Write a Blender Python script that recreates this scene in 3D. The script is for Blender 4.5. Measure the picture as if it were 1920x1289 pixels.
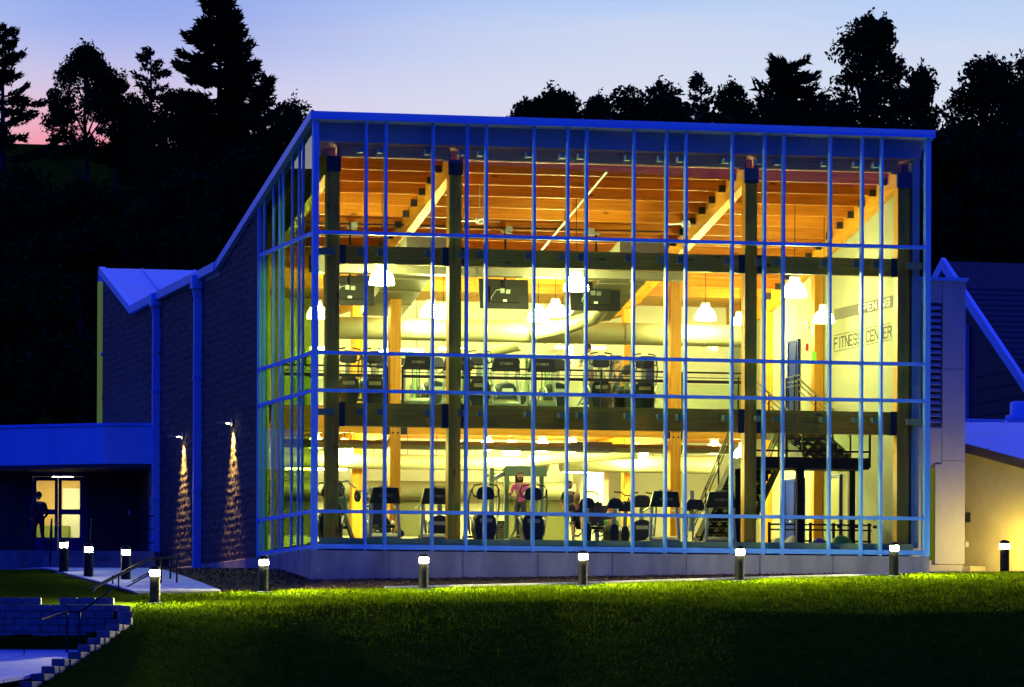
import bpy, bmesh, math, random
import numpy as np
from mathutils import Vector, Matrix

# ------------------------------------------------------------------ scene, camera, sky, exposure
random.seed(7); RNG = np.random.default_rng(11)
for o in list(bpy.data.objects): bpy.data.objects.remove(o, do_unlink=True)
scene = bpy.context.scene
COL = scene.collection
PI = math.pi; R = math.radians

TH = math.atan(2345 / 9600.0)              # the camera looks along the depth axis, turned 13.7 degrees
SN, CS = math.sin(TH), math.cos(TH)
CAM = (-26.254, -128.953, -3.685)          # a long lens from the low end of the lawn
cd = bpy.data.cameras.new('camera'); cam = bpy.data.objects.new('camera', cd); COL.objects.link(cam)
cam.location = CAM
cam.rotation_euler = (Matrix.Rotation(-TH, 4, 'Z') @ Matrix.Rotation(PI / 2, 4, 'X') @ Matrix.Rotation(R(0.22), 4, 'Z')).to_euler()
cd.sensor_width = 36; cd.lens = 180; cd.shift_y = 0.3414; cd.clip_start = 1; cd.clip_end = 4000
scene.camera = cam

world = bpy.data.worlds.new('World'); scene.world = world; world.use_nodes = True
wn = world.node_tree.nodes; wl = world.node_tree.links; wn.clear()
def W(t, **k):
    n = wn.new(t)
    for a, b in k.items(): setattr(n, a, b)
    return n
def wmath(op, a, b=None, clamp=False):
    n = W('ShaderNodeMath', operation=op, use_clamp=clamp)
    for i, s in enumerate((a, b)):
        if s is None: continue
        if isinstance(s, (int, float)): n.inputs[i].default_value = s
        else: wl.new(s, n.inputs[i])
    return n.outputs[0]
def wramp(src, stops, interp='EASE'):
    n = W('ShaderNodeValToRGB'); n.color_ramp.interpolation = interp
    while len(n.color_ramp.elements) < len(stops): n.color_ramp.elements.new(0.5)
    for e, (p, c) in zip(n.color_ramp.elements, stops): e.position = p; e.color = (*c, 1)
    wl.new(src, n.inputs[0]); return n.outputs[0]
def wmix(f, a, b):
    n = W('ShaderNodeMix', data_type='RGBA')
    for i, s in ((0, f), (6, a), (7, b)):
        if isinstance(s, (int, float)): n.inputs[i].default_value = s
        elif isinstance(s, tuple): n.inputs[i].default_value = (*s, 1)
        else: wl.new(s, n.inputs[i])
    return n.outputs[2]
tc = W('ShaderNodeTexCoord'); sep = W('ShaderNodeSeparateXYZ'); wl.new(tc.outputs['Generated'], sep.inputs[0])
SUNSET = (math.sin(TH - 0.085), math.cos(TH - 0.085))
dx, dy, dz = sep.outputs
hor = wmath('ADD', wmath('MULTIPLY', dx, SUNSET[0]), wmath('MULTIPLY', dy, SUNSET[1]))      # towards the afterglow
side = wmath('SUBTRACT', wmath('MULTIPLY', dx, SUNSET[1]), wmath('MULTIPLY', dy, SUNSET[0]))  # right of it
west = wramp(dz, [(0.0, (.80, .76, .84)), (.100, (.80, .82, .92)), (.118, (.66, .75, .91)), (.142, (.38, .56, .93)), (.20, (.14, .29, .94)), (.45, (.02, .07, .95)), (1.0, (.003, .040, 1.0))], 'LINEAR')
east = wramp(dz, [(0.0, (.03, .08, .80)), (.12, (.010, .055, .98)), (.5, (.004, .045, 1.0)), (1.0, (.003, .040, 1.0))], 'LINEAR')
glow = wmath('SMOOTH_MIN', wmath('MAXIMUM', hor, 0.0), 1.0)
gl = W('ShaderNodeMapRange', interpolation_type='SMOOTHSTEP'); wl.new(hor, gl.inputs[0])
gl.inputs[1].default_value = 0.1; gl.inputs[2].default_value = 1.0
skyc = wmix(gl.outputs[0], east, west)
# long thin clouds
mp = W('ShaderNodeMapping'); wl.new(tc.outputs['Generated'], mp.inputs[0]); mp.inputs['Scale'].default_value = (7, 7, 62); mp.inputs['Rotation'].default_value = (0.0, -0.13, 0)
nz = W('ShaderNodeTexNoise'); nz.inputs['Scale'].default_value = 1.35; nz.inputs['Detail'].default_value = 5; nz.inputs['Roughness'].default_value = .5; wl.new(mp.outputs[0], nz.inputs[0])
cm = W('ShaderNodeMapRange'); wl.new(nz.outputs[0], cm.inputs[0]); cm.inputs[1].default_value = .36; cm.inputs[2].default_value = .68
cmask = wmath('MULTIPLY', wmath('MULTIPLY', cm.outputs[0], gl.outputs[0]), .85)
skyc = wmix(cmask, skyc, (.70, .71, .84))
# the pink that is left of the sunset, low over the hill
def gauss(x, c, w):
    d = wmath('DIVIDE', wmath('SUBTRACT', x, c), w)
    return wmath('POWER', 2.718, wmath('MULTIPLY', wmath('MULTIPLY', d, d), -1.0))
bl = W('ShaderNodeMapRange', interpolation_type='SMOOTHSTEP'); wl.new(dz, bl.inputs[0]); bl.inputs[1].default_value = .108; bl.inputs[2].default_value = .134
skyc = wmix(wmath('MULTIPLY', wmath('MULTIPLY', gauss(side, .012, .05), bl.outputs[0]), gl.outputs[0]), skyc, (.26, .40, .85))
pk = wmath('MULTIPLY', wmath('MULTIPLY', gauss(side, 0.0, .026), gauss(dz, .1035, .0105)), gl.outputs[0])
skyc = wmix(wmath('MULTIPLY', pk, .97, True), skyc, (1.0, .20, .20))
pk2 = wmath('MULTIPLY', wmath('MULTIPLY', gauss(side, 0.02, .06), gauss(dz, .10, .030)), gl.outputs[0])
skyc = wmix(wmath('MULTIPLY', pk2, .33), skyc, (.74, .50, .82))
bgw = W('ShaderNodeBackground'); wl.new(skyc, bgw.inputs[0]); bgw.inputs[1].default_value = 1.0

wout = W('ShaderNodeOutputWorld'); wl.new(bgw.outputs[0], wout.inputs[0])

vs = scene.view_settings; vs.view_transform = 'Standard'; vs.look = 'None'; vs.exposure = 0.0; vs.gamma = 1.0; vs.use_curve_mapping = False
cy = scene.cycles
cy.use_denoising = True; cy.max_bounces = 10; cy.diffuse_bounces = 4; cy.glossy_bounces = 4; cy.transmission_bounces = 4
cy.transparent_max_bounces = 32; cy.caustics_reflective = False; cy.caustics_refractive = False
cy.sample_clamp_indirect = 4.0; cy.sample_clamp_direct = 0.0; cy.use_light_tree = True

# ------------------------------------------------------------------ helpers
def prop(o, label=None, cat=None, group=None, kind=None):
    if label: o['label'] = label
    if cat: o['category'] = cat
    if group: o['group'] = group
    if kind: o['kind'] = kind
    return o
def empty(name, loc=(0, 0, 0), rz=0.0, parent=None):
    o = bpy.data.objects.new(name, None); COL.objects.link(o); o.location = loc; o.rotation_euler = (0, 0, rz)
    o.empty_display_size = .2
    if parent: o.parent = parent
    return o
def thing(name, label, cat, loc=(0, 0, 0), rz=0.0, group=None):
    return prop(empty(name, loc, rz), label, cat, group)
def copy_tree(o, parent=None):
    c = o.copy(); COL.objects.link(c); c.parent = parent
    for ch in o.children: copy_tree(ch, c)
    return c
def frame_from(d):
    d = Vector(d).normalized(); up = Vector((0, 0, 1)) if abs(d.z) < .95 else Vector((0, 1, 0))
    a = d.cross(up).normalized(); b = a.cross(d).normalized(); return a, b
class MB:
    def __init__(self): self.v = []; self.f = []; self.s = []
    def add(self, vs, fs, smooth=False):
        n = len(self.v); self.v += [tuple(p) for p in vs]
        for q in fs: self.f.append([i + n for i in q]); self.s.append(smooth)
        return self
    def box(self, x0, x1, y0, y1, z0, z1):
        return self.add([(x0, y0, z0), (x1, y0, z0), (x1, y1, z0), (x0, y1, z0), (x0, y0, z1), (x1, y0, z1), (x1, y1, z1), (x0, y1, z1)],
                        [(0, 3, 2, 1), (4, 5, 6, 7), (0, 1, 5, 4), (1, 2, 6, 5), (2, 3, 7, 6), (3, 0, 4, 7)])
    def bar(self, p, q, w, h=None):
        h = h or w; p = Vector(p); q = Vector(q); a, b = frame_from(q - p); a *= w / 2; b *= h / 2
        vs = [p - a - b, p + a - b, p + a + b, p - a + b, q - a - b, q + a - b, q + a + b, q - a + b]
        return self.add(vs, [(0, 3, 2, 1), (4, 5, 6, 7), (0, 1, 5, 4), (1, 2, 6, 5), (2, 3, 7, 6), (3, 0, 4, 7)])
    def tube(self, pts, r, n=8, cap=True):
        pts = [Vector(p) for p in pts]; rs = r if isinstance(r, (list, tuple)) else [r] * len(pts); base = len(self.v); vs = []
        for i, p in enumerate(pts):
            d = (pts[min(i + 1, len(pts) - 1)] - pts[max(i - 1, 0)])
            a, b = frame_from(d)
            for k in range(n):
                t = 2 * PI * k / n; vs.append(p + a * (rs[i] * math.cos(t)) + b * (rs[i] * math.sin(t)))
        fs = [(i * n + k, i * n + (k + 1) % n, (i + 1) * n + (k + 1) % n, (i + 1) * n + k) for i in range(len(pts) - 1) for k in range(n)]
        self.add(vs, fs, True)
        if cap:
            m = (len(pts) - 1) * n
            self.add([vs[k] for k in range(n)], [tuple(range(n))]); self.add([vs[m + k] for k in range(n)], [tuple(range(n))])
        return self
    def lathe(self, prof, n=20, c=(0, 0, 0)):
        vs = [(c[0] + r * math.cos(2 * PI * k / n), c[1] + r * math.sin(2 * PI * k / n), c[2] + z) for r, z in prof for k in range(n)]
        fs = [(i * n + k, i * n + (k + 1) % n, (i + 1) * n + (k + 1) % n, (i + 1) * n + k) for i in range(len(prof) - 1) for k in range(n)]
        return self.add(vs, fs, True)
    def prism(self, poly, axis, a, b):
        """poly of 2-D points in the plane across axis, run from a to b"""
        def P(p, t): return {'x': (t, p[0], p[1]), 'y': (p[0], t, p[1]), 'z': (p[0], p[1], t)}[axis]
        n = len(poly); vs = [P(p, a) for p in poly] + [P(p, b) for p in poly]
        return self.add(vs, [tuple(range(n)), tuple(range(n, 2 * n))] + [(i, (i + 1) % n, n + (i + 1) % n, n + i) for i in range(n)])
    def build(self, name, mat, parent=None, bevel=0.0, fix=True):
        me = bpy.data.meshes.new(name); me.from_pydata(self.v, [], self.f); me.validate()
        if len(me.polygons) == len(self.s): me.polygons.foreach_set('use_smooth', self.s)
        if fix:
            bm = bmesh.new(); bm.from_mesh(me); bmesh.ops.recalc_face_normals(bm, faces=bm.faces)
            if bevel:
                bmesh.ops.remove_doubles(bm, verts=bm.verts, dist=1e-5)
                bmesh.ops.bevel(bm, geom=[e for e in bm.edges if len(e.link_faces) == 2 and e.calc_face_angle(0) > .6], offset=bevel, segments=2, affect='EDGES', profile=.6)
            bm.to_mesh(me); bm.free()
        me.materials.append(mat); o = bpy.data.objects.new(name, me); COL.objects.link(o)
        if parent: o.parent = parent
        return o
def mesh_np(name, verts, faces, mat, parent=None, smooth=False):
    """verts (n,3), faces (m,k) arrays"""
    me = bpy.data.meshes.new(name); verts = np.asarray(verts, np.float32); faces = np.asarray(faces, np.int32)
    k = faces.shape[1]; m = len(faces)
    me.vertices.add(len(verts)); me.vertices.foreach_set('co', verts.ravel())
    me.loops.add(m * k); me.loops.foreach_set('vertex_index', faces.ravel())
    me.polygons.add(m); me.polygons.foreach_set('loop_start', np.arange(0, m * k, k, dtype=np.int32)); me.polygons.foreach_set('loop_total', np.full(m, k, np.int32))
    if smooth: me.polygons.foreach_set('use_smooth', np.ones(m, bool))
    me.update(calc_edges=True)
    me.materials.append(mat); o = bpy.data.objects.new(name, me); COL.objects.link(o)
    if parent: o.parent = parent
    return o
def box_ob(name, mat, x0, x1, y0, y1, z0, z1, parent=None, bevel=0): return MB().box(x0, x1, y0, y1, z0, z1).build(name, mat, parent, bevel)

# ------------------------------------------------------------------ materials (all procedural)
MATS = {}
def mat(name, col, rough=.6, metal=0.0, var=0.0, vscale=3.0, stretch=(1, 1, 1), bump=0.0, bscale=30.0, spec=.4, dirt=None):
    if name in MATS: return MATS[name]
    m = bpy.data.materials.new(name); m.use_nodes = True; nt = m.node_tree; N = nt.nodes; L = nt.links
    b = N['Principled BSDF']; b.inputs['Base Color'].default_value = (*col, 1); b.inputs['Roughness'].default_value = rough; b.inputs['Metallic'].default_value = metal
    b.inputs['Specular IOR Level'].default_value = spec
    if var or bump:
        g = N.new('ShaderNodeNewGeometry'); mp = N.new('ShaderNodeMapping'); L.new(g.outputs['Position'], mp.inputs[0]); mp.inputs['Scale'].default_value = stretch
    if var:
        t = N.new('ShaderNodeTexNoise'); t.inputs['Scale'].default_value = vscale; t.inputs['Detail'].default_value = 6; t.inputs['Roughness'].default_value = .6; L.new(mp.outputs[0], t.inputs[0])
        r = N.new('ShaderNodeValToRGB'); lo = dirt or tuple(c * (1 - var) for c in col); hi = tuple(min(1, c * (1 + var)) for c in col)
        r.color_ramp.elements[0].position = .3; r.color_ramp.elements[0].color = (*lo, 1); r.color_ramp.elements[1].position = .7; r.color_ramp.elements[1].color = (*hi, 1)
        L.new(t.outputs[0], r.inputs[0]); L.new(r.outputs[0], b.inputs['Base Color'])
        rr = N.new('ShaderNodeMapRange'); rr.inputs[3].default_value = max(.05, rough - .1); rr.inputs[4].default_value = min(1, rough + .12); L.new(t.outputs[0], rr.inputs[0]); L.new(rr.outputs[0], b.inputs['Roughness'])
    if bump:
        t2 = N.new('ShaderNodeTexNoise'); t2.inputs['Scale'].default_value = bscale; t2.inputs['Detail'].default_value = 4; L.new(mp.outputs[0], t2.inputs[0])
        bp = N.new('ShaderNodeBump'); bp.inputs['Strength'].default_value = bump; bp.inputs['Distance'].default_value = .03; L.new(t2.outputs[0], bp.inputs['Height']); L.new(bp.outputs[0], b.inputs['Normal'])
    MATS[name] = m; return m
def wood(name, col, grain):
    """softwood: grain stretched along one axis, darker streaks and knots"""
    if name in MATS: return MATS[name]
    m = bpy.data.materials.new(name); m.use_nodes = True; nt = m.node_tree; N = nt.nodes; L = nt.links; b = N['Principled BSDF']
    b.inputs['Roughness'].default_value = .48; b.inputs['Specular IOR Level'].default_value = .35
    g = N.new('ShaderNodeNewGeometry'); oi = N.new('ShaderNodeObjectInfo')
    ad = N.new('ShaderNodeVectorMath'); ad.operation = 'MULTIPLY_ADD'; cb = N.new('ShaderNodeCombineXYZ')
    for i in range(3): L.new(oi.outputs['Random'], cb.inputs[i])
    L.new(cb.outputs[0], ad.inputs[0]); ad.inputs[1].default_value = (37, 53, 71); L.new(g.outputs['Position'], ad.inputs[2])
    mp = N.new('ShaderNodeMapping'); L.new(ad.outputs[0], mp.inputs[0]); mp.inputs['Scale'].default_value = {'x': (.25, 5, 5), 'y': (5, .25, 5), 'z': (5, 5, .25)}[grain]
    t = N.new('ShaderNodeTexNoise'); t.inputs['Scale'].default_value = 3.2; t.inputs['Detail'].default_value = 7; t.inputs['Roughness'].default_value = .65; L.new(mp.outputs[0], t.inputs[0])
    r = N.new('ShaderNodeValToRGB'); e = r.color_ramp.elements
    e[0].position = .3; e[0].color = (col[0] * .62, col[1] * .5, col[2] * .45, 1); e[1].position = .66; e[1].color = (*col, 1); L.new(t.outputs[0], r.inputs[0])
    mp2 = N.new('ShaderNodeMapping'); L.new(ad.outputs[0], mp2.inputs[0]); mp2.inputs['Scale'].default_value = {'x': (.8, 2.6, 2.6), 'y': (2.6, .8, 2.6), 'z': (2.6, 2.6, .8)}[grain]
    vo = N.new('ShaderNodeTexVoronoi'); vo.inputs['Scale'].default_value = 1.0; L.new(mp2.outputs[0], vo.inputs[0])
    k = N.new('ShaderNodeMapRange'); k.inputs[1].default_value = .05; k.inputs[2].default_value = .11; L.new(vo.outputs['Distance'], k.inputs[0])
    mx = N.new('ShaderNodeMix'); mx.data_type = 'RGBA'; mx.inputs[6].default_value = (col[0] * .22, col[1] * .16, col[2] * .2, 1); L.new(k.outputs[0], mx.inputs[0]); L.new(r.outputs[0], mx.inputs[7])
    hv = N.new('ShaderNodeMapRange'); hv.inputs[3].default_value = .8; hv.inputs[4].default_value = 1.15; L.new(oi.outputs['Random'], hv.inputs[0])
    ml = N.new('ShaderNodeMix'); ml.data_type = 'RGBA'; ml.blend_type = 'MULTIPLY'; ml.inputs[0].default_value = 1; L.new(mx.outputs[2], ml.inputs[6]); L.new(hv.outputs[0], ml.inputs[7])
    L.new(ml.outputs[2], b.inputs['Base Color'])
    MATS[name] = m; return m
def glass(name, tint=(.93, .97, .95), ior=1.5, rough=0.0):
    m = bpy.data.materials.new(name); m.use_nodes = True; nt = m.node_tree; N = nt.nodes; L = nt.links; N.remove(N['Principled BSDF'])
    fr = N.new('ShaderNodeFresnel'); fr.inputs[0].default_value = ior; tr = N.new('ShaderNodeBsdfTransparent'); tr.inputs[0].default_value = (*tint, 1)
    gs = N.new('ShaderNodeBsdfGlossy'); gs.inputs['Roughness'].default_value = rough; mx = N.new('ShaderNodeMixShader')
    geo = N.new('ShaderNodeNewGeometry'); iv = N.new('ShaderNodeMath'); iv.operation = 'SUBTRACT'; iv.inputs[0].default_value = 1.0; L.new(geo.outputs['Backfacing'], iv.inputs[1])
    mu = N.new('ShaderNodeMath'); mu.operation = 'MULTIPLY'; L.new(fr.outputs[0], mu.inputs[0]); L.new(iv.outputs[0], mu.inputs[1])   # a pane reflects where the ray enters it
    L.new(mu.outputs[0], mx.inputs[0]); L.new(tr.outputs[0], mx.inputs[1]); L.new(gs.outputs[0], mx.inputs[2]); L.new(mx.outputs[0], N['Material Output'].inputs[0])
    MATS[name] = m; return m
def emit(name, col, s):
    m = bpy.data.materials.new(name); m.use_nodes = True; nt = m.node_tree; N = nt.nodes; N.remove(N['Principled BSDF'])
    e = N.new('ShaderNodeEmission'); e.inputs[0].default_value = (*col, 1); e.inputs[1].default_value = s; nt.links.new(e.outputs[0], N['Material Output'].inputs[0]); MATS[name] = m; return m

FRAME = mat('frame_metal', (.13, .40, .97), .5, .0, .14, 2.2, (1, 1, .25), spec=.35)
FASCIA = mat('fascia_panel', (.24, .56, 1.0), .42, .0, .10, .9, (1, 1, .4), spec=.4)
PANEL = mat('cream_panel', (.52, .52, .47), .65, 0, .12, 1.2, (1, 1, .4))
STUCCO = mat('stucco', (.60, .54, .27), .85, 0, .10, 1.5, bump=.25, bscale=90)
MEMBR = mat('roof_membrane', (.62, .70, .88), .5, 0, .10, .6)
CONC = mat('concrete', (.25, .26, .27), .85, 0, .34, 1.3, (1, 1, .28), .15, 30, spec=.15)
PATHM = mat('path_concrete', (.46, .48, .52), .8, 0, .14, 1.6, bump=.1, bscale=40)
BLOCK = mat('dark_block', (.075, .066, .062), .85, 0, .30, 6, bump=.5, bscale=40)
BRICKD = mat('dark_brick', (.05, .045, .05), .85, 0, .3, 5, bump=.3, bscale=30)
RETAIN = mat('retaining_block', (.17, .16, .155), .9, 0, .30, 5, bump=.5, bscale=25)
SHINGLE = mat('roof_shingle', (.035, .035, .045), .9, 0, .3, 9)
SIDING = mat('dark_siding', (.05, .05, .06), .8, 0, .15, 4)
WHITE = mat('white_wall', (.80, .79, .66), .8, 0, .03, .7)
WHITE2 = mat('white_paint', (.78, .78, .74), .6)
CURB = mat('curb_paint', (.24, .30, .13), .6, 0, .05, 1)
FLOORM = mat('rubber_floor', (.10, .10, .10), .6, 0, .2, 6)
CARPET = mat('mezzanine_floor', (.13, .13, .12), .8, 0, .2, 8)
WCOL = (.72, .35, .024)
WU, WV, WZ = wood('glulam_long', WCOL, 'x'), wood('glulam_deep', WCOL, 'y'), wood('glulam_post', WCOL, 'z')
WDK = wood('pine_deck', (.76, .40, .028), 'y')
WRED = wood('purlin_pine', (.62, .24, .02), 'x')
STEEL = mat('dark_steel', (.006, .008, .017), .6, 0, spec=.2)
STEEL2 = mat('bracket_steel', (.02, .026, .05), .5, .2)
BRKT = mat('bracket_paint', (.20, .25, .16), .6)
RWALL = mat('right_wall_dimmed', (.31, .325, .235), .8, 0, .04, .7)  # the white wall colour, darkened to offset the strong lamp light there
GALV = mat('bracket_galvanised', (.38, .46, .44), .45, .5)
DUCT = mat('duct_grey', (.30, .29, .18), .5, .1, .06, 2)
DUCT2 = mat('duct_dark', (.20, .195, .13), .5, .3, .08, 2)
NAVY = mat('machine_navy', (.006, .010, .028), .42, spec=.3)
BLACK = mat('black_plastic', (.008, .010, .013), .5, spec=.2)
SILV = mat('machine_silver', (.36, .42, .36), .35, .4)
MGREY = mat('machine_grey', (.16, .19, .17), .4, .2)
LOGO = mat('logo_grey', (.22, .23, .24), .5)
GREENP = mat('green_paint_steel', (.16, .27, .17), .45, .2)
BLUED = mat('blue_door_paint', (.006, .018, .19), .5, spec=.2)
DOORW = mat('door_wood', (.55, .30, .07), .45, 0, .1, 3, (6, 6, 1))
GLASS = glass('window_glass')
GLASSL = glass('side_window_glass', (.48, .64, .22))  # dark green tint stands in for dark trees reflected in the side panes
GLASSG = glass('green_guard_glass', (.88, .96, .88))
LAMPC = (1.0, .94, .24)
PENDE = emit('pendant_glow', (1.0, .97, .34), 190.0)
PENDG = emit('dome_glow', (1.0, .95, .32), 170.0)
PENDW = emit('pendant_glow_dim', (1.0, .95, .40), 10.0)
TUBEE = emit('tube_glow', (1.0, .96, .40), 60.0)
BOLLE = emit('bollard_glow', (1.0, .90, .34), 11000.0)
BOLLS = emit('bollard_glow_soft', (1.0, .90, .55), 130.0)
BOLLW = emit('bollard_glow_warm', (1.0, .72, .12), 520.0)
SCONE = emit('sconce_glow', (1.0, .80, .35), 60.0)
EXITE = emit('exit_glow', (1.0, .08, .16), 1.6)
GREENL = emit('indicator_glow', (.30, 1.0, .25), 1.4)
def lamp(name, kind, loc, power, col, parent, radius=.08, spot=None, blend=.6, rot=None):
    d = bpy.data.lights.new(name, kind); d.energy = power; d.color = col
    if kind in ('POINT', 'SPOT'): d.shadow_soft_size = radius
    if kind == 'SPOT': d.spot_size = spot; d.spot_blend = blend
    o = bpy.data.objects.new(name, d); COL.objects.link(o); o.location = loc; o.parent = parent
    if rot: o.rotation_euler = rot
    return o

# lettering from straight strokes on a 4 x 6 grid
GLY = {'F': [[(0, 0), (0, 6), (4, 6)], [(0, 3), (3.3, 3)]], 'I': [[(2, 0), (2, 6)]], 'T': [[(0, 6), (4, 6)], [(2, 0), (2, 6)]], 'N': [[(0, 0), (0, 6), (4, 0), (4, 6)]],
       'E': [[(4, 0), (0, 0), (0, 6), (4, 6)], [(0, 3), (3.3, 3)]], 'S': [[(0, .9), (.9, 0), (3.1, 0), (4, .9), (4, 2.4), (3.4, 3), (.6, 3), (0, 3.6), (0, 5.1), (.9, 6), (3.1, 6), (4, 5.1)]],
       'C': [[(4, 1), (3, 0), (1, 0), (0, 1), (0, 5), (1, 6), (3, 6), (4, 5)]], 'R': [[(0, 0), (0, 6), (3.2, 6), (4, 5.3), (4, 3.7), (3.2, 3), (0, 3)], [(2, 3), (4, 0)]],
       'O': [[(1, 0), (0, 1), (0, 5), (1, 6), (3, 6), (4, 5), (4, 1), (3, 0), (1, 0)]], 'P': [[(0, 0), (0, 6), (3.2, 6), (4, 5.3), (4, 3.5), (3.2, 2.8), (0, 2.8)]],
       'G': [[(4, 4.9), (3, 6), (1, 6), (0, 5), (0, 1), (1, 0), (3, 0), (4, 1), (4, 2.8), (2.2, 2.8)]], 'Y': [[(0, 6), (2, 3), (4, 6)], [(2, 3), (2, 0)]], 'B': [[(0, 0), (0, 6), (3, 6), (3.8, 5.3), (3.8, 3.7), (3, 3), (0, 3)], [(3, 3), (4, 2.3), (4, .8), (3, 0), (0, 0)]],
       'X': [[(0, 0), (4, 6)], [(4, 0), (0, 6)]]}
def lettering(mb, text, org, ax, up, nrm, h, w, gap, th, depth=.006, slant=0.0):
    """flat raised letters; org lower left, ax reading direction, up, nrm out of the wall"""
    org, ax, up, nrm = Vector(org), Vector(ax), Vector(up), Vector(nrm); x = 0.0
    for ch in text:
        if ch != ' ':
            for st in GLY[ch]:
                for (a, b) in zip(st, st[1:]):
                    def P(p): return org + ax * (x + p[0] / 4 * w + slant * p[1] / 6 * h) + up * (p[1] / 6 * h) + nrm * (depth / 2)
                    p, q = P(a), P(b); d = (q - p).normalized(); n = nrm.cross(d).normalized() * (th / 2); e = d * (th * .42); z = nrm * (depth / 2)
                    p = p - e; q = q + e
                    mb.add([p - n - z, q - n - z, q + n - z, p + n - z, p - n + z, q - n + z, q + n + z, p + n + z], [(0, 3, 2, 1), (4, 5, 6, 7), (0, 1, 5, 4), (1, 2, 6, 5), (2, 3, 7, 6), (3, 0, 4, 7)])
        x += w + gap if ch != 'I' else w * .62 + gap
    return mb

# ------------------------------------------------------------------ the land
def cam_uv(X, t): return CAM[0] + X * CS + t * SN, CAM[1] - X * SN + t * CS      # metres right of / along the view axis -> site axes
def uv_cam(u, v):
    du, dv = u - CAM[0], v - CAM[1]; return du * CS - dv * SN, du * SN + dv * CS
PT = [-1800, -900, -420, -180, 80, 102, 110, 117, 124, 131.5, 136, 150, 172, 240, 400, 3000]; PZ = [180, 130, 62, -2, -5.3, -4.75, -3.42, -2.2, -1.52, -.81, -.42, -.36, -.2, 22.3, 30, 60]  # the far rise behind the camera is added, unseen, to darken glass reflections
WALLT = [104, 107, 110, 112, 114.5, 116, 118, 121.5]; WALLX = [-11.1, -10.6, -9.97, -9.63, -9.18, -9.0, -8.79, -9.11]   # line of the stepped block wall
def zwalk(t): return -2.70 - .055 * (121 - t)
def land(u, v, pit=True):
    X, t = uv_cam(np.asarray(u, float), np.asarray(v, float))
    z = sum(np.interp(t + d, PT, PZ) for d in (-1.6, -.8, 0, .8, 1.6)) / 5
    z = z + .05 * np.sin(X * .35 + 1) * np.clip((128 - t) / 8, 0, 1)
    sh = np.interp(X, [-8.5, -4, 1, 5, 9, 15], [3.0, .8, 0, 3.0, 3.0, 1.0]); cut = np.interp(t + sh, [90, 95, 102, 110, 115, 118, 120, 122, 124.7], [0, .1, .6, 1.6, 1.85, 1.4, .95, .5, 0])
    z = z - cut * np.clip((X + 8.2) / 3.5, 0, 1)            # the lawn breaks away below the lamps
    far = np.clip((t - 178) / 30, 0, 1); z = z + far * (.35 * np.sin(X * .06 + .4) + .25 * np.sin(X * .15) - 2.2 * np.clip((X + 8) / 8, 0, 1))
    if pit:
        m = (t < 121.2) & (X < np.interp(t, WALLT, WALLX) - .3) & (t > 60)
        z = np.where(m, np.minimum(z, zwalk(t) - .08), z)
    return z
GRASSG = mat('lawn_soil', (.030, .050, .0025), .95, 0, .35, 2.5, bump=.4, bscale=20, spec=0)
ts = np.concatenate([np.arange(-1800, -500, 130), np.arange(-500, -60, 20), np.arange(-60, 100, 10), np.arange(100, 150, .5), np.arange(150, 260, 4), [280, 320, 400, 600, 1000, 1800, 3000]])
xs = np.concatenate([[-1500, -800, -400, -200, -120, -80, -60], np.arange(-48, -13, 1.5), np.arange(-13, -8, .2), np.arange(-8, 40, 1.0), [45, 60, 80, 120, 200, 400, 800, 1500]])
XX, TT = np.meshgrid(xs, ts); UU, VV = cam_uv(XX, TT); ZZ = land(UU, VV)
idx = np.arange(XX.size).reshape(XX.shape)
F4 = np.stack([idx[:-1, :-1], idx[:-1, 1:], idx[1:, 1:], idx[1:, :-1]], -1).reshape(-1, 4)
prop(mesh_np('ground', np.stack([UU, VV, ZZ], -1).reshape(-1, 3), F4, GRASSG, smooth=True), kind='structure')

def drape(name, poly, dz, m, step=.3, pit=False):
    """a thin paved sheet that follows the land inside a polygon, with edges that go down into the soil"""
    bm = bmesh.new(); f = bm.faces.new([bm.verts.new((p[0], p[1], 0)) for p in poly])
    us = [p[0] for p in poly]; vs_ = [p[1] for p in poly]
    for ax, lo, hi in (((1, 0, 0), min(us), max(us)), ((0, 1, 0), min(vs_), max(vs_))):
        k = lo + step
        while k < hi:
            bmesh.ops.bisect_plane(bm, geom=bm.verts[:] + bm.edges[:] + bm.faces[:], plane_co=(k, k, 0), plane_no=ax); k += step
    for v in bm.verts: v.co.z = float(land(v.co.x, v.co.y, pit)) + dz
    r = bmesh.ops.extrude_edge_only(bm, edges=[e for e in bm.edges if len(e.link_faces) == 1])
    for v in r['geom']:
        if isinstance(v, bmesh.types.BMVert): v.co.z -= .2
    bmesh.ops.recalc_face_normals(bm, faces=bm.faces)
    me = bpy.data.meshes.new(name); bm.to_mesh(me); bm.free(); me.materials.append(m)
    o = bpy.data.objects.new(name, me); COL.objects.link(o); return o
EDGE_U = [-14, -5.2, -2.0, 2.0, 6.3, 10.8, 15.2, 19.4, 24, 60]; EDGE_V = [-4.6, -3.9, -3.25, -3.15, -2.65, -1.65, -.7, 2.2, 5.6, 30]
PJ = mat('paving_joint', (.10, .10, .10), .9)
EP = prop(drape('entrance_path', [(-3.4, 15.2), (-3.2, 9.5), (-3.05, -3.4), (-5.2, -3.75), (-5.9, 2.9), (-6.4, 15.2)], .03, PJ), kind='structure')
pl = lambda v: float(np.interp(v, [-3.75, 2.9, 15.2], [-5.2, -5.9, -6.4])) + .015
pr_ = lambda v: float(np.interp(v, [-3.4, 9.5, 15.2], [-3.05, -3.2, -3.4])) - .015
for k in range(12):
    v0, v1 = -3.35 + k * 1.54, -3.35 + (k + 1) * 1.54 - .03
    drape('slab', [(pr_(v1), v1), (pr_(v0), v0), (pl(v0), v0), (pl(v1), v1)], .055, PATHM, .5).parent = EP
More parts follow.
